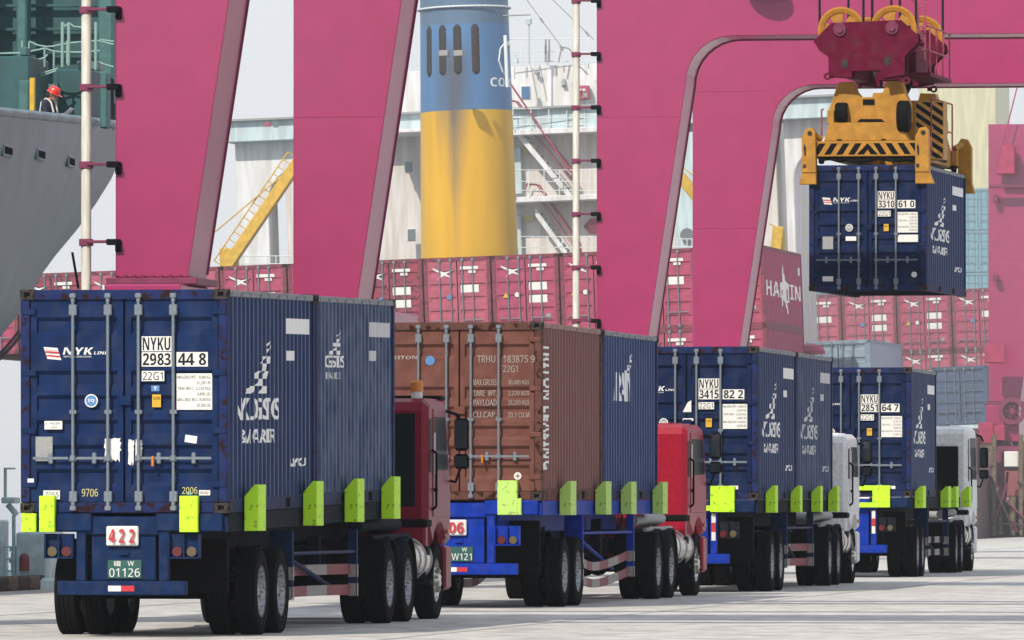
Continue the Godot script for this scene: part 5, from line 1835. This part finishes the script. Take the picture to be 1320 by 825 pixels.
var ship2: Transform3D
func make_far_ship():
	var b = yaw(8.3) * Basis(Vector3(0, 0, 1), .035)
	ship2 = Transform3D(b, Vector3(.8, -2.3, -312))
	var inv = ship2.affine_inverse()
	var o = thing("container_ship", "hazed white container ship with a yellow and blue funnel and stairs on its house", "ship", ship2)
	var L = func(px, py, d): return inv * P(px, py, d)
	var hp = [Vector2(-12.6, 170), Vector2(-12.6, 8), Vector2(-11.5, 2), Vector2(-8, 0), Vector2(8, 0), Vector2(11.5, 2), Vector2(12.6, 8), Vector2(12.6, 170), Vector2(7, 205), Vector2(0, 225), Vector2(-7, 205)]
	var h := MB.new()
	h.prism(hp, -3.0, 4.3, Transform3D(Basis(Vector3(1, 0, 0), Vector3(0, 0, -1), Vector3(0, 1, 0)), Vector3.ZERO), .05)
	part(o, "hull", h, M.hull_dark)
	var hc := MB.new()
	hc.bx(-11, 11, 4.3, 7.1, 11, 24)
	part(o, "hatch_coaming", hc, M.hull_dark)
	hc = MB.new()
	hc.bx(-11, 11, 4.3, 6.6, 82, 110)
	part(o, "hatch_coaming", hc, M.hull_dark)
	var box = func(parent, called, px0, px1, py0, py1, d, depth, mat, e := .03):
		var s = F / d
		var mb := MB.new()
		mb.cb(L.call((px0 + px1) * .5, (py0 + py1) * .5, d) + Vector3(0, 0, -depth * .5), Vector3((px1 - px0) / s, (py1 - py0) / s, depth), e)
		return part(parent, called, mb, mat)
	var house = box.call(o, "deck_house", 368, 1008, 166, 560, 364.0, 13.0, M.ship_cream)
	box.call(o, "bridge", 430, 900, 86, 150, 366.0, 9.0, M.ship_white)
	var wing = box.call(o, "bridge_wing", 283, 1100, 139, 167, 362.6, 3.4, M.ship_pale_blue)
	for e in [0, 1]:
		var o0 = 283.0 if e == 0 else 1008.0
		var s = F / 363.0
		var W = (372.0 - 283.0) / s
		var c = L.call(o0, 0, 363.0).x
		var yt = L.call(690, 167, 363.0).y; var y0 = 4.3
		var pw = 42.0 / s if e == 0 else .35
		var poly = [Vector2(c, y0), Vector2(c, yt), Vector2(c + W, yt), Vector2(c + W, y0), Vector2(c + W - .35, y0)]
		var yb = yt - 1.15
		var xl = c + pw; var xr = poly[4].x
		var r = 1.3
		for i in 7:
			var a = i * PI / 12
			if e == 1:
				if i == 6: poly.append(Vector2(c + W, yb + .5))
			else: poly.append(Vector2(xr, yb) if i == 6 else Vector2(xr, yb - .1 + i * .01))
		for i in 7:
			var a = PI / 2 + i * PI / 12
			poly.append(Vector2(xl + r + cos(a) * r, yb - r + sin(a) * r))
		poly.append(Vector2(xl, y0))
		if e == 1:   # the far wing is carried by a bracket on the house only
			poly.remove_at(4); poly.remove_at(3)
		var mb := MB.new()
		var zz = L.call(690, 200, 363.5).z
		mb.prism(poly, zz - 2.2, zz, Transform3D(), .03)
		part(wing, "wing_support", mb, M.ship_white)
	# wing rail cap, life ring panel
	box.call(wing, "wing_cap", 281, 1102, 137, 140, 362.3, 3.8, M.label_grey, .01)
	for r in [[341, 348, 157, 163, "raft_red"], [352, 358, 157, 164, "window_grey"]]:
		box.call(wing, "panel", r[0], r[1], r[2], r[3], 362.5, .2, M[r[4]], .01)
	# upper house details
	for r in [[671, 684, 110, 128, "window_blue"], [521, 533, 207, 223, "window_grey"], [524, 536, 294, 311, "window_grey"]]:
		var w = box.call(house if r[2] > 150 else o, "window", r[0], r[1], r[2], r[3], 363.9 if r[2] > 150 else 365.9, .12, M.ship_white, .02)
		box.call(w, "pane", r[0] + 1.2, r[1] - 1.2, r[2] + 1.2, r[3] - 1.2, 363.86 if r[2] > 150 else 365.86, .1, M[r[4]], .01)
	var lb = box.call(o, "equipment_locker", 741, 759, 110, 128, 365.0, .5, M.raft_red)
	for r in [[746, 749.5, 114, 117, "label"], [751, 754.5, 114, 117, "label"], [751, 757, 119.5, 125.5, "label_grey"]]: box.call(lb, "label_plate", r[0], r[1], r[2], r[3], 364.95, .04, M[r[4]], .004)
	for y in [168, 255, 338]:
		box.call(o, "deck_edge", 636, 812, y - 3.5, y + 4, 362.2, 1.8, M.ship_white)
	box.call(o, "deck_edge", 486, 560, 166, 171, 360.5, 3.5, M.ship_white)
	for r in [[660, 672, 190, 250], [660, 672, 278, 335]]:
		box.call(o, "door_frame", r[0], r[1], r[2], r[3], 363.7, .3, M.ship_pale_blue)
	for r in [[674, 686, 191, 198], [676, 688, 278, 285]]: box.call(o, "sign_plate", r[0], r[1], r[2], r[3], 363.85, .1, M.chalk, .01)
	box.call(o, "life_raft", 751, 776, 281, 301, 363.2, .8, M.raft_red, .3)
	box.call(o, "wall_slab", 480, 1005, 209.0, 210.0, 363.95, .1, M.ship_white, .01)
	box.call(o, "hazed_panel", 868, 905, 170, 330, 362.0, 1.5, M.ship_pale_blue)  # panel coloured paler and bluer to carry haze on the house wall
	var ov := MB.new()
	var oc = L.call(886, 303, 361.9)
	ov.cyl(oc, oc + Vector3(0, 0, .1), .28, -1, 16)
	part(o, "porthole", ov, M.window_grey)
	# stairs with red hand rails
	for st in [[662, 160, 738, 250, 362.9], [690, 268, 745, 342, 362.9]]:
		var a = L.call(st[0], st[1], st[4]); var bb = L.call(st[2], st[3], st[4])
		var mb := MB.new()
		for z in [0.0, -.8]:
			mb.prism([Vector2(a.x, a.y), Vector2(bb.x, bb.y), Vector2(bb.x, bb.y - .34), Vector2(a.x, a.y - .34)], a.z + z - .05, a.z + z, Transform3D(), .01)
		var so = part(o, "stairway", mb, M.ship_white)
		for k in 11:
			var tr := MB.new()
			var p = a.lerp(bb, (k + .5) / 11.0)
			tr.box(p + Vector3(0, -.12, -.42), Vector3(.26, .04, .78))
			part(so, "tread", tr, M.label_grey)
		var rr := MB.new()
		for z in [0.0, -.8]:
			rr.tube([a + Vector3(-.4, .7, z), a + Vector3(-.3, 1.0, z), a + Vector3(.1, .95, z), bb + Vector3(0, .95, z), bb + Vector3(.1, -.2, z)], .035, 6)
			rr.tube([a + Vector3(.1, .5, z), bb + Vector3(0, .5, z)], .02, 6)
		part(so, "stair_rail", rr, M.rail_red)
	var ur := MB.new()   # long red rail down from the bridge deck
	for z in [0.0, -.3]: ur.tube([L.call(652, 98, 362.2) + Vector3(0, 0, z), L.call(655, 104, 362.2) + Vector3(0, 0, z), L.call(735, 222, 362.2) + Vector3(0, 0, z)], .03, 6)
	part(o, "stair_rail", ur, M.rail_red)
	# white rails round the decks
	var wr := MB.new()
	for r in [[655, 775, 50, 86, 365.5], [638, 800, 140, 166, 362.3], [662, 800, 219, 252, 362.3], [668, 800, 305, 336, 362.3], [860, 905, 308, 330, 359.0], [300, 378, 330, 352, 345.0]]:
		var n = 7
		for i in n + 1:
			var x = lerp(float(r[0]), float(r[1]), float(i) / n)
			wr.cyl(L.call(x, r[2], r[4]), L.call(x, r[3], r[4]), .022, -1, 6)
		for f in [0.0, .45, .8]:
			var y = lerp(float(r[2]), float(r[3]), f)
			wr.cyl(L.call(r[0], y, r[4]), L.call(r[1], y, r[4]), .02, -1, 6)
	part(o, "deck_railing", wr, M.rail_white)
	var dr := MB.new()
	for x in [703.5, 708]: dr.cyl(L.call(x, 50, 365.2), L.call(x, 80, 365.2), .045, -1, 6)
	dr.tube([L.call(720, 80, 365), L.call(724, 60, 365), L.call(733, 62, 365), L.call(748, 78, 365)], .035, 6)
	for ln in [[[676, -5], [700, 28], [727, 64]], [[708, -5], [765, 50]]]:
		var pts = []
		for p in ln: pts.append(L.call(p[0], p[1], 362.0))
		var wi := MB.new()
		wi.tube(pts, .02, 6)
		part(o, "stay_wire", wi, M.label_grey)
	for p in [[698.5, 26], [724, 62], [757, 43]]: dr.cyl(L.call(p[0] - 2, p[1] - 3, 362.0), L.call(p[0] + 2, p[1] + 3, 362.0), .05, -1, 6)
	for x in [684, 696, 722]: dr.cyl(L.call(x, 84, 365.8), L.call(x + 9, 130, 365.8), .012, -1, 5)
	dr.cyl(L.call(648, 20, 338), L.call(684, 18.5, 338), .03, -1, 6)
	part(o, "mast_fitting", dr, M.label_grey)
	var an := MB.new()
	an.cyl(L.call(682, 30, 364), L.call(682, 82, 364), .035, -1, 6)
	an.lathe([Vector2(0, 0), Vector2(.12, .0), Vector2(.13, .22), Vector2(.08, .28), Vector2(0, .3)], 14, Transform3D(Basis(Vector3(0, 1, 0), Vector3(1, 0, 0), Vector3(0, 0, -1)), L.call(682, 31, 364)))
	an.lathe([Vector2(0, 0), Vector2(.13, 0), Vector2(.10, .2), Vector2(.05, .22), Vector2(.05, .34), Vector2(0, .36)], 12, Transform3D(Basis(Vector3(0, 1, 0), Vector3(1, 0, 0), Vector3(0, 0, -1)), L.call(665, 81, 364)))
	part(o, "antenna", an, M.ship_pale_blue)
	var lamp := MB.new()
	lamp.cyl(L.call(652, 57, 337), L.call(657, 57, 337), .1, .14, 12)
	part(o, "deck_lamp", lamp, M.label_grey)
	for v in [[691, 93, 694, 95], [727, 103, 727, 111]]:
		lamp = MB.new()
		lamp.cyl(L.call(v[0], v[1], 365.7), L.call(v[2], v[3], 365.5), .09, -1, 10)
		part(o, "deck_lamp", lamp, M.label_grey)
	# funnel
	var fs := SurfaceTool.new()
	fs.begin(Mesh.PRIMITIVE_TRIANGLES)
	fs.set_smooth_group(1)
	var fc0 = L.call(598, 430, 338.0); var fc1 = L.call(588, -20, 338.0)
	var ra = [1.90, 1.66]; var NN = 48; var NV = 8
	var fp = func(i, j):
		var f = float(j) / NV; var u = float(i) / NN
		var c = fc0.lerp(fc1, f); var r = lerp(float(ra[0]), float(ra[1]), f)
		return Vector3(c.x - cos(TAU * u) * r, c.y, c.z - 1.9 + sin(TAU * u) * r * 1.25)
	for i in NN:
		for j in NV:
			var q = [[i, j], [i + 1, j], [i + 1, j + 1], [i, j], [i + 1, j + 1], [i, j + 1]]
			var order = [0, 2, 1, 3, 5, 4]
			for k in order:
				var e = q[k]
				fs.set_uv(Vector2(float(e[0]) / NN, 1.0 - float(e[1]) / NV))
				fs.add_vertex(fp.call(e[0], e[1]))
	fs.generate_normals()
	var fo = mesh_part(o, "funnel", fs.commit(), M.funnel_paint)
	for px in [550, 570, 590, 612.5]:
		var u = .25 + asin(clamp((px - 589.0) / 59.5, -.98, .98)) / TAU
		var f0 = (430.0 - 92) / 450.0; var f1 = (430.0 - 36) / 450.0
		var at = func(f, out):
			var c = fc0.lerp(fc1, f); var r = lerp(float(ra[0]), float(ra[1]), f) + out
			return Vector3(c.x - cos(TAU * u) * r, c.y, c.z - 1.9 + sin(TAU * u) * (r * 1.25))
		var mb := MB.new()
		var A = at.call(f0, -.12); var B = at.call(f1, -.12)
		mb.cyl(A, B, .21, -1, 14)
		for e in [[A, -1], [B, 1]]: mb.lathe([Vector2(.21, 0), Vector2(.15, .14), Vector2(0, .2)], 14, Transform3D(Basis(Vector3(0, e[1], 0), Vector3(1, 0, 0), Vector3(0, 0, -e[1])), e[0]))
		part(fo, "louvre", mb, M.casting)
	for px in [571, 590]:
		var c = L.call(px, 68, 334.9)
		var mb := MB.new()
		mb.cb(c + Vector3(0, 0, -.35), Vector3(.34, .22, .6), .02)
		part(fo, "louvre_plate", mb, M.label_grey)
	var fr := MB.new()
	for py in [8]:
		var f = (430.0 - py) / 450.0
		var pts = []
		for i in 49:
			var u = float(i) / 48; var c = fc0.lerp(fc1, f); var r = lerp(float(ra[0]), float(ra[1]), f) + .08
			pts.append(Vector3(c.x - cos(TAU * u) * r, c.y, c.z - 1.9 + sin(TAU * u) * r * 1.25))
		fr.tube(pts, .04, 6)
	fr.tube([L.call(651, 55, 336.5), L.call(645, 62, 336.3), L.call(643, 78, 336.2), L.call(648, 92, 336.3), L.call(652, 98, 336.5)], .03, 6)
	fr.cyl(L.call(651, 45, 336.4), L.call(654, 112, 336.4), .07, -1, 8)
	part(fo, "funnel_pipe", fr, M.rail_white)
	# yellow deck cranes
	for v in [[291, 346, 386, 206, 341.0, 0], [876, 226, 905, 262, 352.0, 1], [1000, 330, 1004, 292, 345.0, 2]]:
		var a = L.call(v[0], v[1], v[4]); var bb = L.call(v[2], v[3], v[4])
		var mb := MB.new()
		var dir = (bb - a).normalized()
		var nb = Basis(dir, Vector3(-dir.y, dir.x, 0), Vector3(0, 0, 1))
		mb.cb((a + bb) * .5, Vector3((bb - a).length(), .42, .5), .03, nb)
		var co = part(o, "crane_boom", mb, M.yellow)
		if v[5] == 0:
			var lad := MB.new()
			var off = nb * Vector3(0, .55, 0)
			lad.tube([a + off, bb + off], .03, 6)
			for k in 16:
				var p = a.lerp(bb, k / 15.0)
				lad.tube([p + nb * Vector3(0, .2, 0), p + off], .02, 5)
			lad.tube([L.call(272, 303, 341), L.call(380, 212, 341)], .03, 6)
			part(co, "boom_ladder", lad, M.yellow)
			box.call(co, "boom_foot", 283, 305, 320, 356, 341.5, .6, M.yellow)
		elif v[5] == 1:
			var lad := MB.new()
			lad.tube([L.call(878, 214, 352), L.call(905, 235, 352)], .025, 6)
			part(co, "boom_stay", lad, M.yellow)
		else:
			var lad := MB.new()
			lad.cyl(L.call(1009, 330, 345), L.call(1008, 298, 345), .11, -1, 8)
			lad.tube([L.call(992, 288, 345), L.call(1003, 294, 345)], .03, 6)
			part(co, "boom_stay", lad, M.yellow)
	var dm := MB.new()
	dm.lathe([Vector2(.55, 0), Vector2(.55, .12), Vector2(.42, .32), Vector2(.2, .4), Vector2(0, .42)], 18, Transform3D(Basis(Vector3(0, 1, 0), Vector3(1, 0, 0), Vector3(0, 0, -1)), L.call(1045, 457, 336)))
	part(o, "domed_vent", dm, M.crane_pink)

	# boxes stacked aft of the house
	var g = "red boxes stacked on the hazed ship"
	var corner = L.call(984, 315.7, 322.0)
	var k = 0
	var proto = []
	var words = ["topmost red box behind the far left of the nearest containers", "", "", "", "", "", "", "", "", "", "", ""]
	for col in 12:
		for tier in 2:
			if tier == 1 and col > 3: continue
			var at = Transform3D(ship2.basis, ship2 * Vector3(corner.x - 1.219 - col * 2.5, corner.y - 2.9 * (tier + 1), corner.z))
			var lab = ""
			if col == 0 and tier == 0: lab = "red container with large white HANJIN lettering on its long side"
			elif col == 0: lab = "red container directly under the one lettered HANJIN"
			elif tier == 0: lab = "hazed red container with bird mark, top row, %s to the left of HANJIN" % NTH[col]
			else: lab = "hazed red container in the lower row, %s to the left below HANJIN" % NTH[col]
			if proto.size() < 4 and col > 0 or (col == 0):
				var f = far_container(lab, "box_red", "hanjin_wall" if col == 0 and tier == 0 else "red_wall", at, g, 12.19, 2.896, true, k % 3)
				if col > 0: proto.append(f)
			else:
				repaint(copy(proto[k % proto.size()], "stacked_container", lab, at, g), [null, "box_red_faded", null, "box_red_deep", "box_red_faded"][(k * 7) % 5])
			k += 1
	var c2 = L.call(1227, 381.5, 403.0)
	for col in 5:
		for tier in 2:
			var at = Transform3D(ship2.basis, ship2 * Vector3(c2.x + 1.219 + (col - 3) * 2.5, c2.y - 2.6 * (tier + 1), c2.z))
			var cc = copy(proto[(col + tier) % proto.size()], "stacked_container", "hazed red container beyond the hanging box, %s row, %s from the far crane" % ["upper" if tier == 0 else "lower", NTH[5 - col]], at, g)
			repaint(cc, ["box_red_faded", null, "box_red_faded", "box_red_deep", null][(col * 2 + tier) % 5])
	var c3 = L.call(1121, 437.5, 338.0)
	far_container("pale grey blue container above the third truck's boxes", "box_greyblue", "greyblue_wall", Transform3D(ship2.basis, ship2 * Vector3(c3.x - 1.219, c3.y - 2.591, c3.z)), "", 12.19, 2.591, false)
	var c4 = L.call(1272, 471, 396.0)
	far_container("hazed steel blue container above the rearmost white cab", "box_steel", "steel_wall", Transform3D(ship2.basis, ship2 * Vector3(c4.x - 1.219, c4.y - 2.591, c4.z)), "", 6.06, 2.591, false)

func make_third_ship():
	var b = yaw(8.3) * Basis(Vector3(0, 0, 1), .01)
	var xf = Transform3D(b, Vector3(32.0, -2.3, -560))
	var inv = xf.affine_inverse()
	var o = thing("container_ship", "faint distant ship with a cream house beside the far crane", "ship", xf)
	var L = func(px, py, d): return inv * P(px, py, d)
	var h := MB.new()
	h.prism([Vector2(-12, 140), Vector2(-12, 6), Vector2(-8, 0), Vector2(8, 0), Vector2(12, 6), Vector2(12, 140), Vector2(0, 180)], -3.0, 12.5, Transform3D(Basis(Vector3(1, 0, 0), Vector3(0, 0, -1), Vector3(0, 1, 0)), Vector3.ZERO), .05)
	part(o, "hull", h, M.ship_pale_blue)
	var s = F / 585.0
	var mb := MB.new()
	mb.cb(L.call(1235, 200, 585.0) + Vector3(0, 0, -5), Vector3(100 / s, 420 / s, 10), .05)
	var ho = part(o, "deck_house", mb, M.ship_cream_yellow)
	var w := MB.new()
	w.cb(L.call(1268, 99, 584.8), Vector3(37 / s, 8 / s, .3), .05)
	part(ho, "window", w, M.window_blue)
	var proto = null
	var c = L.call(1030, 245, 562.0)
	for col in 5:
		for tier in 3:
			var at = Transform3D(b, xf * Vector3(c.x + 1.22 + col * 2.52, c.y - 2.65 * (tier + 1), c.z))
			var lab = "faint hazed blue container behind the hanging box, %s row, %s from the left" % [["top", "middle", "bottom"][tier], NTH[col + 1]]
			if proto == null: proto = far_container(lab, "box_pale", "pale_wall", at, "pale boxes on the distant ship", 12.19, 2.591, false)
			else: copy(proto, "stacked_container", lab, at, "pale boxes on the distant ship")

# ---------------------------------------------------------------- scene
func _ready():
	var cam := Camera3D.new()
	cam.name = "camera"
	cam.position = Vector3(0, CAMH, 0)
	cam.rotation = Vector3(atan((HOR - 412.5) / F), 0, 0)
	cam.fov = rad_to_deg(2.0 * atan(412.5 / F))
	cam.near = 1.0
	cam.far = 6000.0
	add_child(cam)
	cam.current = true
	var env := Environment.new()
	env.background_mode = Environment.BG_SKY
	var sky := Sky.new()
	var sm := ProceduralSkyMaterial.new()
	sm.sky_top_color = Color(.76, .82, .88)
	sm.sky_horizon_color = Color(.905, .908, .914)
	sm.sky_curve = .22
	sm.ground_horizon_color = Color(.85, .865, .88)
	sm.ground_bottom_color = Color(.5, .5, .5)
	sm.sun_angle_max = 0.0
	sm.energy_multiplier = 1.2
	sky.sky_material = sm
	env.sky = sky
	env.ambient_light_source = Environment.AMBIENT_SOURCE_SKY
	env.tonemap_mode = Environment.TONE_MAPPER_LINEAR
	env.tonemap_exposure = 1.1
	env.sdfgi_enabled = true
	env.ssao_enabled = true
	env.ssil_enabled = true
	env.fog_enabled = true
	env.fog_density = .00011
	env.fog_light_color = Color(.93, .95, .97)
	var we := WorldEnvironment.new()
	we.name = "world_environment"
	we.environment = env
	add_child(we)
	var sun := DirectionalLight3D.new()
	sun.name = "sun"
	sun.light_energy = 1.3
	sun.light_color = Color(1.0, .965, .91)
	sun.light_angular_distance = .6
	sun.shadow_enabled = true
	sun.look_at_from_position(Vector3.ZERO, Vector3(2.4, -4.16, -4.5))
	add_child(sun)
	font = SystemFont.new()
	font.font_names = PackedStringArray(["Droid Sans"])
	font_b = SystemFont.new()
	font_b.font_names = PackedStringArray(["Droid Sans"])
	font_b.font_weight = 700
	make_materials()
	make_wall_materials()
	wall_material("pale_wall", wall_image(Color(.10, .30, .40), .1, 23))
	make_ground()
	make_cranes()
	make_near_ship()
	make_far_ship()
	make_third_ship()
	var rigs = make_trucks()
	make_near_containers(rigs)
	make_spreader()
	make_boat()
	make_person()
	# sea haze lying over the far basin
	env.volumetric_fog_enabled = true
	env.volumetric_fog_density = 0.0
	var haze := FogVolume.new()
	haze.name = "haze"
	haze.size = Vector3(1200, 60, 500)
	haze.position = Vector3(0, 28, -530)
	var fm := FogMaterial.new()
	fm.density = .0013
	fm.albedo = Color(.95, .96, .97)
	haze.material = fm
	haze.set_meta("kind", "structure")
	add_child(haze)
